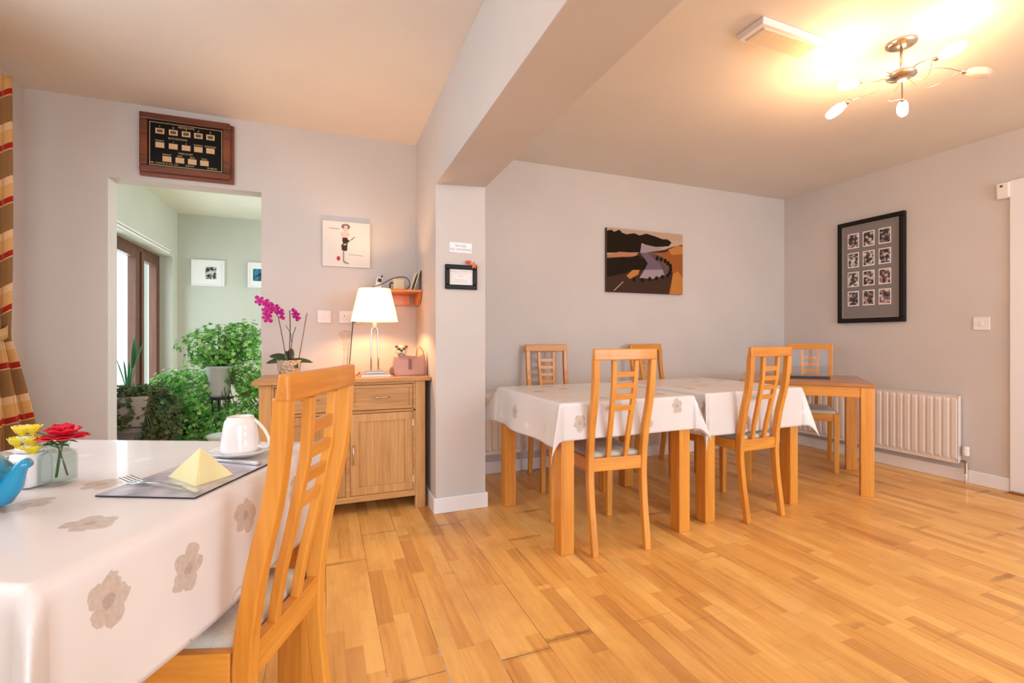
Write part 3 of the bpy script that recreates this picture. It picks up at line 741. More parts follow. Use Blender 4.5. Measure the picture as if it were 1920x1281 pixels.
def landscape():
    t = wallthing('canvas_print', 'landscape canvas of dark trees, a river bend and orange fields', 'picture', 2.572, 1.685)
    w, h = .394, .268
    MB().box(-w, w, -.03, 0, -h, h).build('canvas', mat('canvas_edge', (.10, .06, .05), .8), t)
    m = MB()
    def S(px, py):  # pixel of the enlarged crop to local, undoing the perspective of the print
        u = (px - 160) / 1115; top = 160 + (360 - 160) * u; bot = 1195 + (1215 - 1195) * u
        return (-w + 2 * w * min(1, max(0, u)), h - 2 * h * min(1, max(0, (py - top) / (bot - top))))
    cols = [(.62, .42, .30), (.035, .022, .010), (.42, .33, .38), (.40, .13, .03), (.62, .25, .06), (.12, .06, .04), (.16, .10, .08), (.66, .45, .33), (.20, .14, .19), (.56, .25, .13)]
    M = [mat('print_ink_%s' % 'abcdefghij'[i], tuple(v * (.75 if max(c) > .15 else .45) for v in c), .7, spec=.1) for i, c in enumerate(cols)]
    L = [0]
    def F(pts, ci): L[0] += 1; flat([S(*p) for p in pts], -.0302 - .00012 * L[0], ci, m)
    F([(160, 160), (1275, 360), (1275, 1215), (160, 1195)], 0)
    F([(160, 600), (700, 580), (1275, 500), (1275, 1215), (160, 1195)], 5)
    F([(640, 590), (1000, 600), (1275, 500), (1275, 1215), (1060, 1215), (1120, 930), (1100, 800), (980, 700), (760, 620)], 3)
    F([(1120, 920), (1200, 880), (1275, 980), (1275, 1215), (1080, 1215)], 4)
    F([(1050, 560), (1200, 510), (1275, 540), (1275, 640), (1100, 640)], 4)
    F([(700, 600), (860, 610), (1000, 690), (1080, 780), (1090, 880), (1010, 960), (980, 830), (880, 720)], 6)
    F([(640, 470), (700, 460), (850, 520), (1060, 500), (1160, 460), (1275, 470), (1000, 560), (700, 590), (640, 590)], 2)
    F([(1150, 440), (1275, 440), (1275, 500), (1080, 530), (900, 560)], 7)
    F([(630, 590), (720, 590), (900, 740), (980, 850), (1000, 930), (860, 970), (640, 940), (700, 840), (740, 750), (690, 670)], 8)
    F([(690, 850), (960, 850), (990, 940), (800, 990), (620, 970)], 2)
    F([(160, 215), (220, 205), (260, 240), (330, 210), (370, 260), (430, 290), (540, 280), (620, 320), (720, 300), (850, 350), (960, 400), (1040, 410), (1100, 460), (1060, 510), (860, 510), (720, 470), (650, 440), (630, 580), (160, 570)], 1)
    F([(160, 600), (330, 560), (600, 590), (580, 640), (160, 650)], 9)
    F([(160, 670), (380, 640), (480, 660), (590, 620), (700, 690), (740, 760), (680, 850), (520, 850), (420, 900), (160, 960)], 1)
    F([(520, 850), (620, 850), (600, 920), (480, 990), (430, 940)], 4)
    F([(250, 1175), (262, 1180), (390, 1035), (380, 1030)], 7)
    for cx, cy in ((1070, 900), (1040, 940), (960, 960), (870, 980), (770, 990), (660, 1010), (540, 1000), (1085, 850), (1080, 800), (1045, 760), (1000, 725), (940, 700), (880, 680)):
        F([(cx + 26 * cos(q / 9 * 2 * pi), cy + 34 * sin(q / 9 * 2 * pi)) for q in range(9)], 1)
    m.build('print', M, t)
landscape()

def photoframe():
    t = thing('framed_photographs', 'large black frame holding twelve small photographs in a grey mount', 'picture', (XR, 2.607, 1.598), -pi / 2)   # local -y -> -x
    t.rotation_euler = (0, 0, -pi / 2)
    w, h = .262, .438
    MB().frame(-w, w, -h, h, .040, -.035, 0).build('frame', BLACKF, t, bevel=.006)
    gm = MB().frame(-w + .040, w - .040, -h + .040, h - .040, .006, -.030, -.006).build('gilt_slip', mat('grey_gold_slip', (.30, .27, .20), .5), t)
    MB().box(-w + .03, w - .03, -.022, -.004, -h + .03, h - .03).build('mount', mat('grey_mount', (.21, .19, .19), .7), t)
    rnd = random.Random(4)
    def pm(i):
        c = [(.55, .50, .48), (.42, .22, .20), (.50, .42, .38)][i % 3]
        m = mat('photograph_%s' % 'abcdef'[i], c, .5); q = NT(m); v = q.n('ShaderNodeMapping', {0: q.n('ShaderNodeTexCoord').outputs['Object'], 1: (i * 3.1, i, i * 1.7)}).outputs[0]
        n = q.noise(v, 34, 2, .6); q.color(q.ramp(n, [(.42, (.03, .03, .04)), (.50, (.14, .11, .12)), (.56, c), (.66, (.72, .68, .66))])); return m
    PM = [pm(i) for i in range(6)]
    for r_ in range(4):
        for c_ in range(3):
            cx = -.131 + c_ * .124; cz = .268 - r_ * .1655
            b0 = MB().box(cx - .046, cx + .046, -.0235, -.022, cz - .064, cz + .064)
            b0.box(cx - .039, cx + .039, -.0245, -.0235, cz - .055, cz + .055, 1)
            b0.build('photograph', [PAPER, PM[(r_ * 3 + c_ * 2 + rnd.randint(0, 3)) % 6]], t)
photoframe()

def sign():
    t = thing('no_smoking_sign', 'small white no smoking sign high on the pillar', 'sign', (.750, PY, 1.570), 0)
    MB().box(-.068, .069, -.003, 0, -.029, .029).build('plate', mat('white_sign', (.86, .87, .90), .4), t, rot=(0, radians(1), 0))
    text_mesh([('Strictly', 0, .004, .024), ('NO SMOKING', 0, -.019, .021)], 'lettering', INK, t, -.0036)
    t = thing('framed_notice', 'small black framed notice on the pillar under the sign', 'picture', (.752, PY, 1.393), 0)
    w, h = .098, .073
    MB().frame(-w, w, -h, h, .027, -.018, 0).build('frame', BLACKF, t, bevel=.005)
    MB().box(-w + .02, w - .02, -.006, -.001, -h + .02, h - .02).build('notice', PAPER, t)
    text_mesh([('Guests please note that breakfast is served', 0, .033, .0075), ('in this room each morning', 0, .022, .0075), ('Thank You', 0, .006, .0085),
               ('Please let us know if you have', 0, -.018, .0065), ('any allergies or other requests', 0, -.030, .0065)], 'lettering', INK, t, -.0066)
    t = thing('heart_and_star_ornament', 'tiny red heart and orange star ornament on the corner of the framed notice', 'ornament', (.813, PY - .019, 1.469))
    m = MB(); P = []
    for i in range(24):
        a = i / 24 * 2 * pi; P.append((-.020 + .0010 * 16 * sin(a) ** 3, .012 + .0010 * (13 * cos(a) - 5 * cos(2 * a) - 2 * cos(3 * a) - cos(4 * a))))
    m.prism(P, -.006, 0, axis='y'); m.build('heart', mat('red_felt', (.60, .03, .03), .6), t, bevel=.0015)
    m = MB(); P = [((.024 if i % 2 == 0 else .011) * sin(i / 10 * 2 * pi) + .014, (.024 if i % 2 == 0 else .011) * cos(i / 10 * 2 * pi) - .004) for i in range(10)]
    m.prism(P, -.007, 0, axis='y'); m.build('star', mat('orange_felt', (.62, .17, .04), .6), t, bevel=.0015)
sign()

def plate_switch(label, cat, loc, rz, w, h, kind='switch'):
    t = thing('wall_socket' if kind == 'socket' else 'light_switch', label, cat, loc, rz)
    MB().box(-w, w, -.009, 0, -h, h).build('plate', PLAST, t, bevel=.003)
    if kind == 'socket':
        for s in (-1, 1):
            m = MB(); m.box(s * w * .5 - .002, s * w * .5 + .002, -.0094, -.0088, .000, .010); m.box(s * w * .5 - .013, s * w * .5 - .008, -.0094, -.0088, -.014, -.011); m.box(s * w * .5 + .008, s * w * .5 + .013, -.0094, -.0088, -.014, -.011)
            m.build('pin_holes', BLACK, t)
            MB().box(s * w * .5 - .006 + s * .012, s * w * .5 + .006 + s * .012, -.014, -.009, .018, .034).build('rocker', PLAST, t, bevel=.001)
    else:
        MB().box(-.009, .009, -.014, -.009, -.014, .014).build('rocker', PLAST, t, bevel=.001)
        m = MB()
        for s in (-1, 1): m.ball((s * w * .72, -.009, 0), .0022, 8, 5)
        m.build('screw', CHROME, t)
    return t
plate_switch('white light switch left of the double socket', 'light switch', (-.010, YB, 1.173), 0, .043, .042)
plate_switch('white double socket half hidden behind the lampshade', 'socket', (.150, YB, 1.173), 0, .066, .042, 'socket')
plate_switch('white light switch on the right wall beside the door', 'light switch', (XR, 1.885, 1.131), -pi / 2, .045, .046)
t = thing('motion_sensor', 'white motion sensor high beside the door', 'alarm sensor', (XR - .001, 1.765, 2.02), -pi / 2)
t.rotation_euler = (0, 0, -pi / 2)
m = MB(); m.hexa([(-.034, -.026, -.052), (.034, -.026, -.052), (.034, 0, -.056), (-.034, 0, -.056), (-.034, -.034, .052), (.034, -.034, .052), (.034, 0, .056), (-.034, 0, .056)])
m.build('body', PLAST, t, bevel=.008); MB().ball((-.004, -.033, .030), .007, 10, 6).build('lens', BLACK, t)

# ------------------------------------------------------------------ lamp and things on the sideboard
def lampthings():
    lx, ly, z = .285, 3.085, SBZ + .016
    t = thing('table_lamp', 'lit table lamp with cream shade on a nickel double stem', 'lamp', (lx, ly, z))
    m = MB(); m.box(-.058, .058, -.040, .040, 0, .010); m.box(-.050, .050, -.034, .034, .010, .018); m.build('base', CHROME, t, bevel=.003)
    P = []; 
    for s in (-1,): P += [(-.022, 0, .018), (-.021, 0, .10), (-.020, 0, .20), (-.019, 0, .262)]
    P += [(-.019 * cos(a), 0, .262 + .022 * sin(a)) for a in [pi * i / 8 for i in range(1, 8)]]
    P += [(.019, 0, .262), (.020, 0, .20), (.021, 0, .10), (.022, 0, .018)]
    MB().tube(P, .0055, 12).build('stem', CHROME, t, smooth=True)
    MB().lathe([(.008, .284), (.012, .290), (.014, .30), (.014, .34), (.012, .345)], 18).build('lamp_holder', PLAST, t, smooth=True)
    zb, zt2 = .322, .525
    sh = bpy.data.materials.new('lit_fabric_shade'); sh.use_nodes = True; q = NT(sh)
    nt = sh.node_tree; tl = nt.nodes.new('ShaderNodeBsdfTranslucent'); tl.inputs[0].default_value = (1.0, .80, .48, 1)
    df = nt.nodes.new('ShaderNodeBsdfDiffuse'); df.inputs[0].default_value = (.85, .79, .66, 1)
    mx = nt.nodes.new('ShaderNodeMixShader'); mx.inputs[0].default_value = .50
    nt.links.new(df.outputs[0], mx.inputs[1]); nt.links.new(tl.outputs[0], mx.inputs[2]); nt.links.new(mx.outputs[0], nt.nodes['Material Output'].inputs[0]); nt.nodes.remove(q.b)
    m = MB(); m.lathe([(.142, zb), (.141, zb + .004), (.0965, zt2 - .003), (.096, zt2)], 64, cap=False); m.build('shade', sh, t, smooth=True)
    m = MB(); m.ball((0, 0, .40), .026, 16, 12)
    m.build('bulb', mat('lit_bulb', (1, .9, .7), .4, emit=(1.0, .52, .20), est=500), t, smooth=True)
    # flex and plug
    t = thing('lamp_plug', 'black plug and flex hanging from the double socket', 'plug', (0, 0, 0))
    MB().box(.163, .193, YB - .045, YB - .0145, 1.135, 1.172).build('plug', BLACK, t, bevel=.004)
    MB().tube([(.172, YB - .035, 1.14), (.168, YB - .034, 1.10), (.160, YB - .032, 1.00), (.152, YB - .035, .90), (.146, YB - .05, .83), (.15, YB - .09, SBZ + .006), (.22, YB - .2, SBZ + .005), (lx - .01, ly + .05, SBZ + .005)], .0032, 8).build('flex', BLACK, t, smooth=True)
    # book the lamp stands on
    t = thing('magazine', 'grey magazine lying under the table lamp', 'magazine', (.285, 3.045, SBZ), radians(-3))
    MB().box(-.085, .085, -.085, .085, .001, .014).build('pages', PAPER, t); MB().box(-.088, .087, -.088, .088, .0135, .016).build('cover', mat('grey_cover', (.22, .21, .25), .3), t)
    # folded leaflet
    tag(MB().hexa([(-.06, -.03, 0), (.05, -.05, 0), (.07, .03, 0), (-.04, .05, 0), (-.06, -.03, .006), (.05, -.05, .01), (.07, .03, .02), (-.04, .05, .008)]).build('leaflet', mat('tan_paper', (.62, .40, .24), .6), loc=(.125, 3.13, SBZ + .0005)), 'small tan leaflet lying left of the lamp base', 'leaflet')
    # decanter
    t = thing('glass_candlestick', 'clear cut glass candlestick on the sideboard near the wall', 'candlestick', (.118, 3.245, SBZ))
    MB().lathe([(.038, 0), (.040, .006), (.030, .016), (.020, .045), (.015, .10), (.013, .15), (.020, .165), (.013, .178), (.022, .195), (.012, .205), (.020, .225), (.036, .248), (.040, .262), (.034, .276), (.020, .282), (.010, .276)], 20).build('body', GLASSV, t, smooth=False)
    # handbag and dog
    LE = mat('pink_leather', (.52, .27, .21), .45); t = thing('handbag', 'small pink handbag at the right end of the sideboard', 'handbag', (.488, 3.010, SBZ), 0)
    m = MB(); secs = []
    for k in range(9):
        f = k / 8; hh = .118 * f; wx = .098 + .006 * sin(pi * f) - .004 * f; wy = .044 - .020 * f
        ring = []
        for i in range(28):
            a = 2 * pi * i / 28; c_, s_ = cos(a), sin(a); e = .38
            x = wx * (abs(c_) ** e) * (1 if c_ > 0 else -1); y = wy * (abs(s_) ** e) * (1 if s_ > 0 else -1)
            ring.append((x, y, hh + (.030 * (abs(x) / wx) ** 2 - .016) * f))
        secs.append(ring)
    m.sweep(secs); m.build('bag_body', LE, t, smooth=True)
    m = MB(); m.hexa([(-.008, -.046, .040), (.008, -.046, .040), (.008, -.034, .040), (-.008, -.034, .040), (-.008, -.034, .104), (.008, -.034, .104), (.008, -.020, .104), (-.008, -.020, .104)]); m.build('clasp_strap', mat('brown_leather', (.22, .09, .06), .4), t, bevel=.002)
    P = [(-.088 + .176 * i / 14, 0.0, .118 + .050 * sin(pi * i / 14)) for i in range(15)]
    MB().tube([(.088, 0, .112), (.086, 0, .15), (.070, .01, .178), (.050, .015, .165), (.046, .015, .118)], .0042, 8).build('handle', mat('tan_strap', (.55, .30, .10), .5), t, smooth=True)
    m = MB(); m.ball((-.107, -.012, .032), .020, 12, 8, sc=(.8, .6, 1.3)); m.build('tassel', mat('brown_tassel', (.30, .16, .07), .7), t, smooth=True)
    FUR = fabric('cream_fur', (.72, .56, .42), 120); FB = fabric('brown_fur', (.24, .12, .07), 120)
    t = thing('toy_dog', 'little bulldog soft toy peeping out of the pink handbag', 'toy dog', (.440, 3.020, SBZ + .098), radians(-6)); t.scale = (1.28, 1.28, 1.28)
    m = MB(); m.ball((0, 0, .045), .028, 18, 12, sc=(1.05, .9, 1)); m.ball((-.010, -.020, .036), .013, 12, 8); m.ball((.010, -.020, .036), .013, 12, 8); m.ball((0, -.018, .028), .012, 12, 8, sc=(1.2, 1, .8))
    m.ball((0, .004, .008), .030, 16, 10, sc=(1.0, .7, .9)); m.build('body', FUR, t, smooth=True)
    m = MB(); m.ball((-.022, -.010, .064), .009, 10, 7, sc=(1.1, .7, .8)); m.ball((.022, -.010, .064), .009, 10, 7, sc=(1.1, .7, .8)); m.ball((-.012, -.0215, .054), .0085, 10, 7, sc=(1, .5, .8)); m.ball((.012, -.0215, .054), .0085, 10, 7, sc=(1, .5, .8)); m.build('ear', FB, t, smooth=True)
    m = MB(); m.ball((-.011, -.0262, .054), .0042, 10, 7); m.ball((.011, -.0262, .054), .0042, 10, 7); m.build('eye', BLACK, t, smooth=True)
    MB().ball((0, -.031, .046), .006, 10, 7, sc=(1.2, .8, .8)).build('nose', BLACK, t, smooth=True)
    m = MB(); m.tube([(-.013, -.030, .024), (-.006, -.033, .029), (0, -.034, .031), (.006, -.033, .029), (.013, -.030, .024)], .002, 6); m.build('mouth', FB, t, smooth=True)
lampthings()

def leafblade(m, base, d, L, wd, curl=.3, mi=0, n=8, tilt=0):
    base = Vector(base); d = Vector(d).normalized(); side = d.cross(Vector((0, 0, 1)))
    if side.length < .05: side = Vector((1, 0, 0))
    side.normalize(); nrm = side.cross(d).normalized(); side, nrm = (side * cos(tilt) + nrm * sin(tilt)), (nrm * cos(tilt) - side * sin(tilt)); b = len(m.v)
    for i in range(n + 1):
        f = i / n; w = wd * (sin(pi * min(1, (f * .92 + .08))) ** .6) * (1 if f < 1 else 0) + .0004
        p = base + d * (L * f) - Vector((0, 0, 1)) * (curl * L * f * f)
        for s in (-1, 0, 1): m.v.append(tuple(p + side * (w * s) + nrm * (-.18 * w * (1 - abs(s)))))
    for i in range(n):
        for k in range(2): m.f.append((b + i * 3 + k, b + i * 3 + k + 1, b + (i + 1) * 3 + k + 1, b + (i + 1) * 3 + k)); m.m.append(mi)
def orchid():
    x, y = -.205, 3.130
    t = thing('potted_orchid', 'magenta orchid in a woven pot on the left end of the sideboard', 'plant', (x, y, SBZ))
    WV = mat('woven_white_pot', (.62, .50, .38), .7); q = NT(WV); v = q.coord('Object')
    n1 = q.n('ShaderNodeTexVoronoi', {'Vector': q.n('ShaderNodeMapping', {0: v, 3: (1, 1, 1.3)}).outputs[0], 'Scale': 110.0}).outputs[0]
    q.color(q.ramp(n1, [(.2, (.74, .62, .48)), (.7, (.33, .20, .11))])); q.bump(n1, .8, .006)
    MB().lathe([(.052, 0), (.058, .02), (.064, .06), (.068, .098), (.066, .103), (.060, .100), (.058, .085), (.001, .082)], 32, cap=False).build('pot', WV, t, smooth=True)
    LF = mat('orchid_leaf', (.035, .06, .018), .35); SM = mat('orchid_stem', (.12, .07, .035), .5); PT = mat('orchid_petal', (.55, .012, .26), .5)
    ST2 = mat('bamboo_cane', (.30, .18, .10), .6)
    for d, L, w, c, z in (((-1, .1, .62), .125, .022, .30, .10), ((-1, -.2, .15), .125, .016, .25, .10), ((1, -.15, .12), .135, .016, .22, .10), ((.6, -.8, -.0), .09, .018, .5, .10), ((.15, .1, 1), .085, .020, -.0, .09), ((-.25, 0, 1), .07, .018, 0, .09)):
        m = MB(); leafblade(m, (0, 0, z), d, L, w * 1.15, c, tilt=(.9 if d[0] < 0 else -.7)); m.build('leaf', LF, t, smooth=True, solid=.0018)
    m = MB(); m.tube([(0, 0, .09), (.004, 0, .2), (.006, 0, .3), (.004, 0, .40)], .0030, 8)
    stem = m.build('flower_stem', SM, t, smooth=True)
    MB().tube([(-.012, .0, .09), (-.03, 0, .20), (-.044, -.004, .285), (-.058, -.008, .36), (-.10, -.012, .425), (-.15, -.015, .455)], .0026, 8).build('flower_stem', SM, t, smooth=True)
    MB().tube([(.006, 0, .09), (.014, 0, .2), (.022, 0, .255), (.036, 0, .30)], .0024, 8).build('flower_stem', SM, t, smooth=True)
    MB().tube([(.012, 0, .21), (.010, 0, .26), (-.018, 0, .31)], .0018, 8).build('flower_stem', SM, t, smooth=True)
    MB().tube([(.050, .008, .09), (.072, .008, .22), (.094, .008, .365), (.100, .008, .385)], .0032, 8).build('support_cane', ST2, t, smooth=True)
    rnd = random.Random(2)
    for fx, fz in ((-.153, .450), (-.112, .428), (-.118, .392), (-.115, .352), (-.085, .405), (-.060, .400), (-.038, .372), (.030, .380), (.046, .362)):
        m = MB(); c = Vector((fx, -.014 - rnd.random() * .01, fz)); R0 = rnd.random() * 1.0
        side_view = -.07 < fx < 0.06 and fx > -.065
        for k in range(5):
            a = R0 + 2 * pi * k / 5; big = 1.25 if k in (1, 4) else 1
            ux, uz = cos(a), sin(a)
            if side_view: ux *= .6
            n_ = 9; b = len(m.v); m.v.append(tuple(c))
            for i in range(n_):
                g = i / (n_ - 1) * pi; rr = .029 * sin(g) ** .5 * big; sp = (g / pi - .5) * 1.5
                dx = ux * cos(sp) - uz * sin(sp); dz = uz * cos(sp) + ux * sin(sp)
                m.v.append((c.x + dx * rr, c.y + .005 * cos(3 * sp) - .004 * rnd.random() - (.012 * dx if side_view else 0), c.z + dz * rr))
            for i in range(n_ - 1): m.f.append((b, b + 1 + i, b + 2 + i)); m.m.append(0)
        m.ball((c.x, c.y - .005, c.z), .005, 8, 6); m.build('flower', PT, t, smooth=True, solid=.0008)
orchid()

# ------------------------------------------------------------------ corner shelf
SHW = wood('varnished_pine', (.42, .12, .025), (.62, .22, .05), 'x', .3, .3)
def shelfthings():
    zs = 1.352
    t = thing('corner_shelf', 'small varnished pine corner shelf above the table lamp', 'shelf', (0, 0, 0))
    P = [(.270, YB - .004), (.270, 3.32), (.33, 3.20), (.50, 3.155), (PX0 - .004, 3.150), (PX0 - .004, YB - .004)]
    MB().prism(P, zs - .018, zs).build('board', SHW, t, bevel=.004)
    MB().box(.34, .555, YB - .026, YB - .004, zs - .095, zs - .018).build('back_rail', SHW, t, bevel=.003)
    MB().prism([(3.17, zs - .018), (YB - .03, zs - .018), (YB - .03, zs - .095), (3.24, zs - .095), (3.19, zs - .06)], PX0 - .026, PX0 - .004, axis='x').build('bracket', SHW, t, bevel=.003)
    t = thing('cordless_phone', 'white cordless phone leaning on the corner shelf', 'phone', (.320, 3.27, zs), rot=(radians(-14), radians(13), 0))
    m = MB(); m.box(-.020, .020, -.010, .010, 0.008, .088); m.build('handset', PLAST, t, bevel=.005)
    MB().box(.006, .014, -.006, .006, .086, .108).build('aerial', BLACK, t, bevel=.002)
    MB().box(-.013, .013, -.0112, -.0098, .052, .078).build('screen', mat('phone_screen', (.05, .04, .03), .2), t)
    MB().lathe([(.010, 0), (.010, .0015)], 16).build('keypad', CREAMP, t, loc=(0, -.0098, .030), rot=(pi / 2, 0, 0))
    tag(MB().box(.287, .375, 3.235, 3.325, zs, zs + .010).box(.300, .345, 3.29, 3.325, zs + .010, zs + .022).build('phone_cradle', PLAST, bevel=.004), 'white cradle under the cordless phone on the shelf', 'phone cradle')
    t = thing('router_box', 'cream box with black leads on the corner shelf', 'router', (.452, 3.24, zs), radians(8))
    MB().box(-.036, .036, -.026, .026, 0, .074).build('case', CREAMP, t, bevel=.006)
    MB().tube([(-.036, 0, .045), (-.052, -.004, .045), (-.058, -.004, .030), (-.056, 0, .012)], .005, 8).build('connector', BLACK, t, smooth=True)
    m = MB(); P = [(-.205, -.06, .003), (-.16, -.055, .010), (-.10, -.05, .040), (-.06, -.045, .066), (0, -.04, .084), (.045, -.035, .084), (.068, -.03, .060), (.072, -.025, .030), (.060, -.02, .012), (.040, -.015, .006)]
    for _ in range(2):
        Q = []
        for i in range(len(P) - 1): Q += [tuple(P[i][k] * .75 + P[i + 1][k] * .25 for k in range(3)), tuple(P[i][k] * .25 + P[i + 1][k] * .75 for k in range(3))]
        P = Q
    m.tube(P, .0028, 8); m.build('lead', BLACK, t, smooth=True)
    for k, (xx, mtl, lab, hh) in enumerate(((.520, CREAMP, 'cream card leaning on the corner shelf, left of the two', .122), (.545, mat('white_card', (.72, .62, .48), .5), 'pale card leaning by the wall on the corner shelf', .140))):
        m = MB(); m.box(0, .007, -.045, .045, 0, hh, 0); m.box(.0066, .0092, -.046, .046, 0, hh + .001, 1)
        o = m.build('picture_card', [mtl, DARKW], loc=(xx, 3.235, zs + .001), rot=(0, radians(20 if k == 0 else 17), 0)); tag(o, lab, 'card', 'cards on the corner shelf')
shelfthings()

# ------------------------------------------------------------------ things on the near table (table coordinates through the camera plan)
ZC = TZ + .0046
def onT(px, py, z=ZC):
    d = (CAMH - z) * FPX / (py - CY0); return c2w((px - 960) / FPX * d, d)
def nearthings():
    A, B_, C_ = Vector(onT(188, 932)), Vector(onT(376, 936)), Vector(onT(500, 869))
    D_ = A + C_ - B_; ctr = (A + C_) / 2; ax = (B_ - A); a = atan2(ax.y, ax.x); w = ax.length / 2; dd_ = (C_ - B_).length / 2
    PMt = mat('lilac_placemat', (.36, .36, .44), .25); q = NT(PMt); v = q.coord('Object')
    n1 = q.noise(v, 9, 3, .6); q.color(q.ramp(n1, [(.35, (.22, .24, .30)), (.5, (.40, .38, .45)), (.68, (.55, .55, .58))]))
    def placemat(label, loc, rz, w, d):
        t = thing('placemat', label, 'placemat', (*loc, ZC), rz, 'placemats')
        MB().box(-w, w, -d, d, 0, .0025).build('cork_backing', mat('dark_backing', (.03, .02, .03), .6), t, bevel=.001)
        MB().box(-w + .0008, w - .0008, -d + .0008, d - .0008, .0025, .0034).build('printed_face', PMt, t)
        return t
    placemat('lilac placemat under the yellow napkin', (ctr.x, ctr.y), a, w, dd_)
    p2 = onT(-55, 862); placemat('lilac placemat at the far left end of the near table', p2, -TH, .085, .05)
    zt = ZC + .0036
    # fork
    def fork():
        p = Vector(onT(233, 905, zt)); e = Vector(onT(372, 927, zt)); d = e - p; L = d.length
        t = thing('fork', 'steel fork lying on the placemat left of the napkin', 'fork', (p.x, p.y, zt), atan2(d.y, d.x))
        m = MB(); s = L
        def zc(f): return .004 + .012 * max(0, 1 - f / .18) * .6 + .006 * sin(pi * min(1, max(0, (f - .2) / .8)))
        st = [(.20, .0125), (.24, .0118), (.28, .007), (.34, .0035), (.55, .003), (.80, .0045), (.95, .006), (1.0, .004)]
        m.sweep([[(s * f, -w_, zc(f)), (s * f, w_, zc(f)), (s * f, w_, zc(f) + .002), (s * f, -w_, zc(f) + .002)] for f, w_ in st])
        for k in range(4):
            yy = -.0105 + k * .007; m.sweep([[(s * f, yy - .0019, zc(f)), (s * f, yy + .0019, zc(f)), (s * f, yy + .0019, zc(f) + .0018), (s * f, yy - .0019, zc(f) + .0018)] for f in (0, .04, .1, .15, .21)])
        m.build('fork_body', STEEL, t, smooth=False, bevel=.0006)
    fork()
    p = Vector(onT(388, 863, zt)); e = Vector(onT(487, 872, zt)); d = e - p; L = d.length
    t = thing('knife', 'steel knife lying on the placemat in front of the saucer', 'knife', (p.x, p.y, zt), atan2(d.y, d.x))
    m = MB(); m.sweep([[(L * f, -w_, .001), (L * f, w_, .001), (L * f, w_, .001 + h_), (L * f, -w_, .001 + h_)] for f, w_, h_ in ((-.30, .002, .001), (-.22, .008, .0015), (0, .009, .002), (.05, .004, .004))]); m.build('blade', STEEL, t)
    m = MB(); m.sweep([[(L * f, -w_, .0005), (L * f, w_, .0005), (L * f, w_, .0005 + h_), (L * f, -w_, .0005 + h_)] for f, w_, h_ in ((.04, .0045, .005), (.2, .0055, .006), (.7, .0065, .007), (.98, .007, .007), (1.0, .005, .005))]); m.build('handle', STEEL, t, bevel=.001)
    # napkin: a folded standing pyramid
    K = Vector((*onT(367, 912, zt), zt)); Lf = Vector((*onT(316, 894, zt), zt)); Rg = Vector((*onT(437, 890, zt), zt))
    apex = Vector((*onT(381, 896, zt), 0)); dA = (apex.x * FX + apex.y * FY); dA = .935
    ap = Vector((*c2w((376 - 960) / FPX * .975, .975), CAMH - (840 - CY0) / FPX * .975))
    Bk = Vector((*onT(392, 882, zt), zt))
    NAP = mat('pale_yellow_paper', (.84, .78, .42), .7); q = NT(NAP); q.bump(q.noise(q.coord('Object'), 300, 2), .15, .001)
    t = thing('paper_napkin', 'pale yellow paper napkin folded into a standing pyramid', 'napkin', (K.x, K.y, zt))
    o0 = Vector((K.x, K.y, zt)); m = MB()
    for tri in ((Lf, K, ap), (K, Rg, ap), (K + Vector((.004, .003, 0)), Bk, ap - Vector((0, 0, .003))), (Bk, Lf, ap - Vector((0, 0, .002)))):
        m.add([tuple(p_ - o0) for p_ in tri], [(0, 1, 2)])
    m.build('folded_sheet', NAP, t, solid=.0018)
    # saucer, cup
    sx, sy = onT(451, 851, ZC + .008)
    t = thing('saucer', 'white saucer under the upturned cup', 'saucer', (sx, sy, zt))
    MB().lathe([(.001, .001), (.034, .0), (.036, .003), (.058, .007), (.073, .016), (.074, .018), (.071, .018), (.055, .0105), (.036, .006), (.001, .005)], 48, cap=False).build('dish', PORC, t, smooth=True)
    t = thing('cup', 'white porcelain cup turned upside down on its saucer', 'cup', (sx, sy, zt + .0115))
    MB().lathe([(.0405, 0), (.0455, .0005), (.0450, .010), (.0425, .040), (.0385, .068), (.0355, .079), (.0310, .0845), (.0300, .089), (.0265, .089), (.0258, .084), (.001, .084)], 48, cap=False).build('bowl', PORC, t, smooth=True)
    hd = Vector((RX, RY, 0)); P = []
    for (o_, z_) in ((.036, .079), (.046, .072), (.062, .054), (.072, .034), (.074, .022), (.068, .012), (.056, .010), (.0445, .014)): P.append((hd.x * o_, hd.y * o_, z_))
    Q = P
    for _ in range(2):
        R_ = [Q[0]]
        for i in range(len(Q) - 1): R_ += [tuple(Q[i][k] * .75 + Q[i + 1][k] * .25 for k in range(3)), tuple(Q[i][k] * .25 + Q[i + 1][k] * .75 for k in range(3))]
        Q = R_ + [Q[-1]]
    MB().tube(Q, .0042, 10).build('handle', PORC, t, smooth=True)
    # jar vase
    vx, vy = onT(109, 908); dv = vx * FX + vy * FY
    t = thing('glass_jar_vase', 'small square glass jar holding the cut flowers', 'vase', (vx, vy, ZC), -TH + radians(12))
    def sq(r_, z_, e=.32, n=32): return [(r_ * (abs(cos(a)) ** e) * (1 if cos(a) > 0 else -1), r_ * (abs(sin(a)) ** e) * (1 if sin(a) > 0 else -1), z_) for a in [2 * pi * (i + .5) / n for i in range(n)]]
    m = MB(); m.sweep([sq(.020, .001), sq(.0245, .003), sq(.0250, .010), sq(.0250, .056), sq(.0235, .064), sq(.0190, .068, .6), sq(.0180, .072, 1), sq(.0180, .080, 1), sq(.0195, .081, 1), sq(.0195, .084, 1), sq(.0175, .084, 1), sq(.0165, .080, 1), sq(.0165, .070, 1), sq(.0220, .062), sq(.0230, .054), sq(.0230, .009), sq(.0180, .007)])
    m.build('jar', GLASSJ, t, smooth=True)
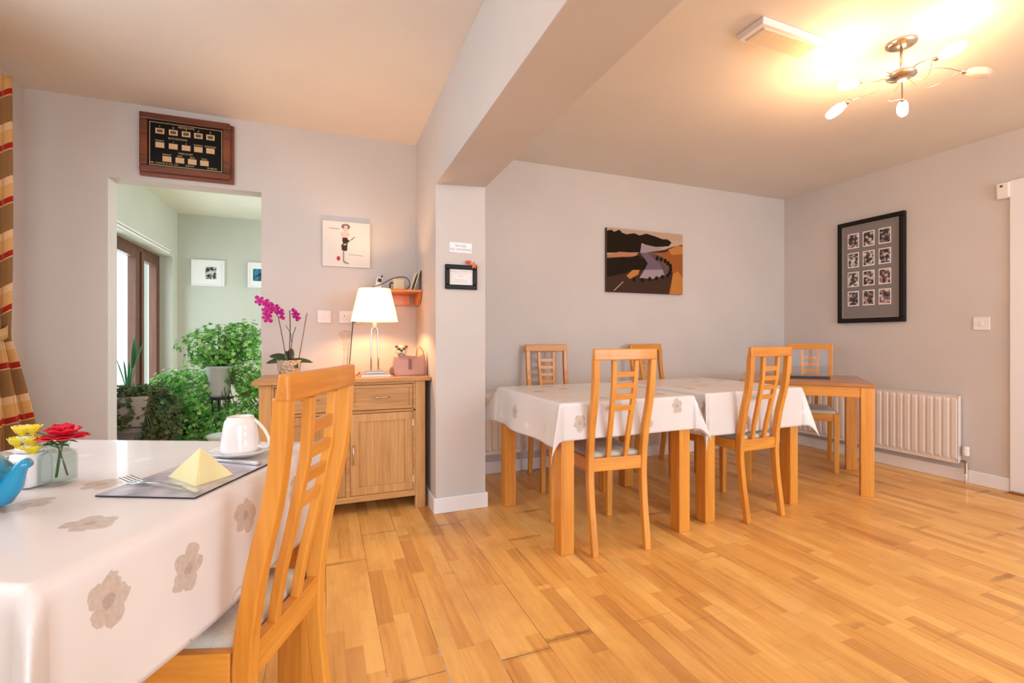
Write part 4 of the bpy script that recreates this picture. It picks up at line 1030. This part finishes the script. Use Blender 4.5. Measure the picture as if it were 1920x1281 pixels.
    RED = mat('red_petal', (.62, .006, .028), .5); GR = mat('flower_stem_green', (.10, .20, .05), .5); YE = mat('yellow_petal', (.85, .66, .03), .5); PLW = mat('cream_petal', (.84, .80, .62), .5)
    # rose: head of overlapping curved petals
    def petal(m, c, a, R_, tilt, w_, mi=0, lift=0):
        u = Vector((cos(a), sin(a), 0)); s_ = Vector((-sin(a), cos(a), 0)); b = len(m.v); n = 5; k = 6
        for i in range(n + 1):
            f = i / n; rr = R_ * f; zz = lift + R_ * tilt * (f ** 1.6) - R_ * .30 * max(0, f - .7)
            for j in range(k + 1):
                g = j / k * 2 - 1; ww = w_ * sin(pi * (.15 + .6 * f)) * g
                m.v.append(tuple(Vector(c) + u * (rr - .2 * R_ * g * g * f) + s_ * ww + Vector((0, 0, zz + .18 * w_ * g * g))))
        for i in range(n):
            for j in range(k): q_ = b + i * (k + 1) + j; m.f.append((q_, q_ + 1, q_ + k + 2, q_ + k + 1)); m.m.append(mi)
    hx = (118 - 109) / FPX * dv; hz = CAMH - (822 - CY0) / FPX * dv
    rv = Vector((vx + RX * hx, vy + RY * hx, hz))
    t = thing('red_rose', 'open red rose standing in the glass jar', 'flower', tuple(rv))
    m = MB()
    for i in range(9): petal(m, (0, 0, 0), i * 2 * pi / 9 + .2, .044, .14, .024)
    for i in range(7): petal(m, (0, 0, .005), i * 2 * pi / 7 + .5, .031, .52, .021)
    for i in range(6): petal(m, (0, 0, .008), i * 2 * pi / 6 + .1, .019, 1.1, .015)
    m.ball((0, 0, .016), .009, 10, 8); m.build('petals', RED, t, smooth=True, solid=.0008)
    m = MB(); m.ball((0, 0, -.004), .009, 10, 8, sc=(1, 1, .8))
    for i in range(6): leafblade(m, (0, 0, -.004), (cos(i), sin(i), .05), .026, .004, .3)
    m.build('calyx', GR, t, smooth=True)
    g0 = Vector((vx - RX * .004, vy - RY * .004, ZC + .014)) - rv; MB().tube([(0, 0, -.008), (-RX * .006, -RY * .006, -.03), tuple(g0)], .0024, 8).build('stem', GR, t, smooth=True)
    # freesia spray
    fx0 = (58 - 109) / FPX * dv; fz0 = CAMH - (828 - CY0) / FPX * dv
    fv = Vector((vx + RX * fx0, vy + RY * fx0, fz0)); neck = Vector((vx, vy, ZC + .078))
    t = thing('yellow_freesia', 'spray of small yellow flowers leaning left out of the glass jar', 'flower', tuple(neck))
    rnd = random.Random(5)
    for k in range(9):
        lx = -.058 + .033 * (k % 3) / 3 - .004 * rnd.random() + (.0 if k < 6 else .008); lz = .026 - .020 * (k // 3) + .004 * rnd.random()
        c = Vector((RX * lx, RY * lx, lz)) + Vector((FX, FY, 0)) * (-.026 + .014 * rnd.random())
        m = MB()
        for i in range(6): petal(m, tuple(c), i * pi / 3 + rnd.random(), .0160, 1.1, .0095)
        m.ball(tuple(c + Vector((0, 0, .002))), .005, 8, 6); m.build('blossom', YE if k not in (0, 4) else PLW, t, smooth=True, solid=.0006)
    for (lx, lz) in ((-.060, .040), (-.050, .018), (-.045, -.002)):
        MB().tube([(0, 0, 0), (RX * lx * .4, RY * lx * .4, .012 + lz * .3), (RX * lx, RY * lx, lz - .006)], .0013, 6).build('stem', GR, t, smooth=True)
    m = MB(); leafblade(m, (0, 0, .004), (-RX, -RY, .25), .035, .006, .2); leafblade(m, (0, 0, .004), (RX, RY, .1), .022, .006, .2); leafblade(m, (-.01 * RX, -.01 * RY, .004), (-RX, -RY + .4, .3), .03, .005, .2)
    m.build('leaf', GR, t, smooth=True, solid=.0006)
    sp = Vector((RX * .020, RY * .020, -.060)); MB().tube([(0, 0, 0), tuple(sp)], .0016, 8).build('cut_stem', mat('brown_stem', (.12, .10, .06), .6), t, smooth=True)
    MB().tube([(RX * -.06, RY * -.06, -.012), (-RX * .045, -RY * .045, -.0), (-RX * .02, -RY * .02, .004), (0, 0, -.002)], .0013, 6).build('stem', GR, t, smooth=True)
    # white sugar pot
    cx, cy = onT(57, 911); t = thing('sugar_pot', 'white square ceramic sugar pot between the teapot and the jar', 'sugar pot', (cx, cy, ZC), -TH - radians(8))
    m = MB(); m.sweep([sq(.020, .001), sq(.0255, .003), sq(.0268, .012), sq(.0262, .052), sq(.0235, .066), sq(.018, .070, .6), sq(.016, .068, .7)]); m.build('pot_body', PORC, t, smooth=True)
    m = MB(); m.sweep([sq(.019, .0705, .6), sq(.021, .073, .6), sq(.020, .080, .6), sq(.012, .085, .7), sq(.004, .087, 1)]); m.build('lid', PORC, t, smooth=True)
    # teapot: its spout reaches into the frame
    BLU = mat('turquoise_glaze', (.004, .26, .48), .08, coat=.6)
    dt = .83; bx_, by_ = c2w((-75 - 960) / FPX * dt, dt)
    t = thing('teapot', 'glossy turquoise teapot whose spout shows at the left edge', 'teapot', (bx_, by_, ZC))
    MB().lathe([(.001, .0), (.040, .0), (.045, .004), (.062, .020), (.070, .045), (.066, .070), (.050, .090), (.034, .098), (.030, .098), (.001, .098)], 40, cap=False).build('pot_body', BLU, t, smooth=True)
    m = MB(); m.lathe([(.034, .099), (.036, .102), (.026, .110), (.010, .115), (.006, .118), (.010, .124), (.010, .130), (.001, .133)], 28, cap=False); m.build('lid', BLU, t, smooth=True)
    def LR(o_, z_): return (RX * o_, RY * o_, z_)
    MB().tube([LR(.050, .022), LR(.075, .030), LR(.092, .048), LR(.100, .066), LR(.108, .080), LR(.120, .086)], [.022, .020, .016, .012, .010, .0085], 18).build('spout', BLU, t, smooth=True)
    MB().tube([LR(-.056, .082), LR(-.085, .090), LR(-.105, .072), LR(-.105, .045), LR(-.085, .026), LR(-.060, .026)], .006, 10).build('handle', BLU, t, smooth=True)
    px_, py_ = onT(-38, 868); t = thing('side_plate', 'white plate just in view at the far left of the near table', 'plate', (*c2w((-62 - 960) / FPX * 1.12, 1.12), ZC + .0036))
    MB().lathe([(.001, .0), (.040, .0), (.045, .004), (.074, .012), (.075, .014), (.045, .006), (.001, .003)], 40, cap=False).build('dish', PORC, t, smooth=True)
nearthings()

# item on the bare table
def menu():
    z = .733; d = (CAMH - z) * FPX / (709 - CY0); p = c2w((1516 - 960) / FPX * d, d)
    t = thing('menu_holder', 'clear acrylic menu holder with a black base on the bare wooden table', 'menu holder', (p[0], p[1], z), -TH - radians(20))
    hw = 34 / FPX * d
    MB().box(-hw, hw, -.022, .022, 0, .014).build('base', BLACK, t, bevel=.002)
    MB().box(-hw + .004, hw - .004, -.002, .002, .014, .215).build('acrylic_panel', glassm('acrylic', (.93, .93, .94), gl_=.1, g0=.015), t)
menu()

# ------------------------------------------------------------------ curtain
def curtain():
    CH = mat('striped_check_curtain', (.5, .3, .15), .85, spec=.1); q = NT(CH)
    tc = q.n('ShaderNodeTexCoord'); s = q.n('ShaderNodeSeparateXYZ', {0: tc.outputs['UV']}); u, v = s.outputs[0], s.outputs[1]
    p = q.math('FRACT', q.math('DIVIDE', v, .262))
    c = q.ramp(p, [(0, (.25, .135, .055)), (.33, (.62, .38, .17)), (.355, (.34, .02, .015)), (.46, (.60, .34, .13)), (.70, (.66, .44, .24)), (.84, (.25, .135, .055))], 'CONSTANT')
    vv = q.math('LESS_THAN', q.math('FRACT', q.math('DIVIDE', u, .085)), .10)
    c = q.mix(q.math('MULTIPLY', vv, .35), c, (.30, .16, .07)); q.color(c); q.bump(q.noise(q.coord('Object'), 500, 2), .2, .001)
    t = thing('curtain', 'beige, tan and red checked curtain tied back at the left edge', 'curtain', (-1.455, 0, 0))
    m = MB(); m.uv = []; rows, colsn = 60, 70; Yw = 0.62
    zt, zt_tie = 2.30, 1.03
    for j in range(rows + 1):
        z = zt - (zt - .05) * j / rows
        # width of the gathered drop: pulled in at the tie, spreading below
        if z > zt_tie: f = (zt - z) / (zt - zt_tie); wd = Yw * (1 - .62 * f ** 2.2); yedge = 3.060 - .045 * f ** 3; amp = .020 + .012 * f
        else: f = (zt_tie - z) / zt_tie; wd = Yw * (.38 + .42 * min(1, f * 2.2)); yedge = 3.015 + .16 * min(1, f * 2.4) ** .8; amp = .032
        for i in range(colsn + 1):
            a = i / colsn; ph = a * 2 * pi * 7
            m.v.append((amp * sin(ph) + .012 * sin(ph * .5 + 1) + (.03 * min(1, f * 2) if z < zt_tie else 0), yedge - wd * a, z)); m.uv.append((a * 1.3, z - .03 * sin(ph) * (1 if z > zt_tie else .3)))
    for j in range(rows):
        for i in range(colsn): k = j * (colsn + 1) + i; m.f.append((k, k + 1, k + colsn + 2, k + colsn + 1)); m.m.append(0)
    m.build('drop', CH, t, smooth=True, solid=.002)
    m = MB(); m.uv = None; ring = []
    n = 30; secs = []
    for i in range(n):
        a = 2 * pi * i / n; cx, cy = .055 * cos(a), 2.895 + .135 * sin(a); zc = 1.04 + .03 * sin(a)
        secs.append((cx, cy, zc))
    b0 = len(m.v)
    for h_ in (-.028, .028):
        for p_ in secs: m.v.append((p_[0], p_[1], p_[2] + h_))
    for i in range(n): m.f.append((i, (i + 1) % n, n + (i + 1) % n, n + i)); m.m.append(0)
    m.build('tieback', mat('tan_tieback', (.52, .30, .12), .8), t, smooth=True, solid=.004)
    t = thing('curtain_pole', 'dark bronze curtain pole with a ball finial', 'curtain pole', (-1.512, 0, 2.255))
    MB().tube([(0, .4, 0), (0, 3.075, 0)], .012, 14).build('pole', DARKW, t, smooth=True)
    m = MB(); m.ball((0, 3.095, 0), .024, 16, 10, sc=(1, .7, 1)); m.build('finial', DARKW, t, smooth=True)
    MB().box(-.038, -.004, 2.98, 3.0, -.012, .012).build('bracket', DARKW, t)
curtain()

# ------------------------------------------------------------------ conservatory contents
def consframe(label, x, z, colr):
    t = thing('framed_print', label, 'picture', (x, CYB, z), 0, 'white framed prints in the conservatory')
    w, h = .160, .146
    MB().frame(-w, w, -h, h, .012, -.025, 0).build('frame', WHITE, t, bevel=.002)
    MB().box(-w + .01, w - .01, -.014, -.002, -h + .01, h - .01).build('mount', PAPER, t)
    mm = mat('print_' + ('portrait' if colr == 0 else 'blue'), (.1, .1, .1), .5); q = NT(mm); n = q.noise(q.coord('Object'), 30, 3, .6)
    if colr == 0: q.color(q.ramp(n, [(.44, (.01, .01, .01)), (.56, (.55, .55, .55))]))
    else: q.color(q.ramp(n, [(.45, (.01, .02, .03)), (.55, (.02, .22, .36))]))
    cx = .028 if colr == 0 else -.055
    MB().box(cx - .052, cx + .052, -.0155, -.0138, -.068, .072).build('print', mm, t)
consframe('white framed portrait left on the conservatory wall', -1.235, 1.762, 0)
consframe('white framed blue print cut off by the doorway', -.700 + .02, 1.762, 1)

LEAFG = mat('geranium_leaf', (.06, .26, .05), .5); _q = NT(LEAFG); _i = _q.n('ShaderNodeNewGeometry'); _q.color(_q.ramp(_i.outputs['Random Per Island'], [(0, (.05, .20, .02)), (.4, (.11, .38, .05)), (.8, (.26, .58, .12)), (1, (.50, .74, .34))]))
_q.b.inputs['Subsurface Weight'].default_value = 0.0
IVY = mat('ivy_leaf', (.03, .06, .02), .45); _q = NT(IVY); _i = _q.n('ShaderNodeNewGeometry'); _q.color(_q.ramp(_i.outputs['Random Per Island'], [(0, (.015, .035, .012)), (.5, (.04, .085, .02)), (.85, (.10, .13, .03)), (1, (.18, .09, .04))]))
STEMG = mat('plant_stem', (.12, .16, .05), .6)
def lobed(m, c, nrm, size, rnd, lobes=5, depth=.52):
    nrm = Vector(nrm).normalized(); a = nrm.cross(Vector((rnd.random() - .5, rnd.random() - .5, 1))); a.normalize(); b2 = nrm.cross(a)
    b = len(m.v); m.v.append(tuple(Vector(c) - nrm * size * .12)); n = lobes * 2; rot = rnd.random() * 6.28
    for i in range(n):
        r_ = size * (1 if i % 2 == 0 else 1 - depth) * (.85 + .3 * rnd.random()); q = rot + 2 * pi * i / n
        m.v.append(tuple(Vector(c) + a * (r_ * cos(q)) + b2 * (r_ * sin(q)) + nrm * (size * .10 * (i % 2))))
    for i in range(n): m.f.append((b, b + 1 + i, b + 1 + (i + 1) % n)); m.m.append(0)
def bush(label, name, loc, blobs, n, leafm, size, seed, pot=None, stem_to=(0, 0, 0), lobes=5, cat='plant'):
    rnd = random.Random(seed); t = thing(name, label, cat, loc)
    m = MB(); st = MB(); tot = sum(b_[6] for b_ in blobs)
    for (cx, cy, cz, rx, ry, rz, wgt) in blobs:
        k = int(n * wgt / tot)
        for i in range(k):
            while True:
                v = Vector((rnd.uniform(-1, 1), rnd.uniform(-1, 1), rnd.uniform(-1, 1)))
                if .0 < v.length < 1: break
            v = v.normalized() * (v.length ** .42) * rnd.choice((1, 1, 1, 1.12, 1.25, .9))
            p = Vector((cx + v.x * rx, cy + v.y * ry, cz + v.z * rz))
            nr = Vector((v.x, v.y - .5, v.z + .5)) + Vector((rnd.uniform(-.7, .7), rnd.uniform(-.7, .7), rnd.uniform(-.5, .7)))
            lobed(m, p, nr, size * (.55 + .7 * rnd.random()), rnd, lobes)
            if i % 16 == 0:
                s0 = Vector(stem_to); mid = (s0 + p) / 2 + Vector((0, 0, .06)); st.tube([tuple(s0), tuple(mid), tuple(p)], [.004, .003, .0015], 5)
    m.build('foliage', leafm, t); st.build('stems', STEMG, t, smooth=True)
    return t
POTG = mat('pale_stone_pot', (.50, .52, .50), .6); POTB = fabric('basket_weave', (.42, .36, .32), 60)
def conserv():
    # upper geranium in a grey pot on a stand
    x, y = -.765, 4.25; zb = .575
    t = bush('bushy green geranium spilling from the raised grey pot', 'potted_geranium', (x, y, zb),
             [(.02, 0, .40, .26, .18, .14, 3), (.20, 0, .18, .14, .15, .20, 2.2), (.26, .02, -.05, .12, .14, .22, 2.2), (-.05, .04, .28, .16, .10, .05, .8), (.16, .02, .46, .12, .1, .13, 1.2), (.08, -.04, -.20, .13, .10, .16, 1.4), (-.10, -.02, .02, .05, .08, .16, .5)], 2900, LEAFG, .0215, 11, stem_to=(0, 0, .2))
    MB().lathe([(.001, 0), (.062, 0), (.070, .02), (.086, .215), (.092, .222), (.092, .240), (.084, .240), (.080, .215), (.001, .205)], 32, cap=False).build('pot', POTG, t, smooth=True)
    s = thing('plant_stand', 'dark metal stand carrying the grey geranium pot', 'plant stand', (x, y, 0))
    MB().lathe([(.001, zb - .016), (.095, zb - .016), (.098, zb - .003), (.001, zb - .003)], 28, cap=False).build('dish', mat('dark_iron', (.03, .035, .04), .5, .5), s, smooth=False)
    for k in range(3):
        a = k * 2.094 + .6; MB().tube([(.07 * cos(a), .07 * sin(a), zb - .012), (.03 * cos(a), .03 * sin(a), zb * .55), (.13 * cos(a), .13 * sin(a), .004)], .007, 8).build('leg', mat('dark_iron_leg', (.03, .035, .04), .5, .5), s, smooth=True)
    # lower geranium, standing left and nearer the floor
    x2, y2 = -1.03, 4.55
    t = bush('large green geranium massed below and left of the grey pot', 'potted_geranium', (x2, y2, 0),
             [(-.02, 0, .56, .24, .18, .22, 4), (.02, -.02, .36, .24, .18, .20, 3), (.20, -.06, .30, .15, .12, .18, 1.6), (-.16, .02, .62, .12, .12, .12, 1.2)], 3000, LEAFG, .0205, 12, stem_to=(0, 0, .2))
    MB().lathe([(.001, .001), (.10, .001), (.13, .20), (.138, .205), (.138, .225), (.125, .225), (.12, .20), (.001, .19)], 32, cap=False).build('pot', POTG, t, smooth=True)
    # white pot right below
    t = thing('white_planter', 'white stacked planter half hidden below the geraniums', 'planter', (-.66, 3.86, 0))
    MB().lathe([(.001, 0), (.11, 0), (.13, .24), (.10, .26), (.085, .30), (.115, .335), (.118, .35), (.10, .35), (.001, .33)], 32, cap=False).build('pot', mat('white_glazed_pot', (.70, .72, .70), .3), t, smooth=True)
    # ivy in a basket-like planter on a stone plinth
    x3, y3 = -1.245, 4.05
    t = bush('dark trailing ivy in the grey basket planter by the glass door', 'potted_ivy', (x3, y3, .42),
             [(0, -.03, .24, .16, .12, .04, 1.0), (.15, -.02, .04, .13, .12, .22, 3.4), (.12, -.02, -.20, .15, .12, .16, 2.6), (-.02, -.12, .10, .05, .04, .12, .5)], 1900, IVY, .019, 13, stem_to=(0, 0, .2))
    m = MB(); m.hexa([(-.085, -.10, 0), (.085, -.10, 0), (.085, .10, 0), (-.085, .10, 0), (-.11, -.13, .21), (.11, -.13, .21), (.11, .13, .21), (-.11, .13, .21)]); m.build('basket', POTB, t, bevel=.01)
    t = thing('stone_plinth', 'grey stone plinth under the ivy planter', 'plinth', (x3, y3, 0))
    MB().lathe([(.001, 0), (.13, 0), (.13, .05), (.08, .10), (.07, .25), (.10, .36), (.125, .39), (.125, .418), (.001, .418)], 28, cap=False).build('body', mat('weathered_stone', (.20, .18, .18), .8), t, smooth=False)
    # spiky plant at the doorway edge
    t = thing('spiky_plant', 'spiky narrow-leaved plant at the left edge of the doorway', 'plant', (-1.40, 4.42, 0))
    SP = mat('spiky_leaf', (.03, .17, .05), .45); rnd = random.Random(3); m = MB()
    for k in range(9):
        a = rnd.random() * 6.28; leafblade(m, (0, 0, .60), (cos(a) * .22, sin(a) * .3, 1.0), .26 + .10 * rnd.random(), .007, .15)
    leafblade(m, (0.03, 0, .80), (.10, -.1, 1), .24, .016, .0); leafblade(m, (0.03, 0, .80), (.32, -.05, .9), .21, .014, .0)
    m.build('leaves', SP, t, smooth=True, solid=.001)
    MB().tube([(0, 0, .3), (.0, 0, .66)], .012, 8).build('trunk', STEMG, t, smooth=True)
    MB().lathe([(.001, 0), (.08, 0), (.10, .30), (.09, .30), (.001, .28)], 24, cap=False).build('pot', POTB, t, smooth=True)
conserv()
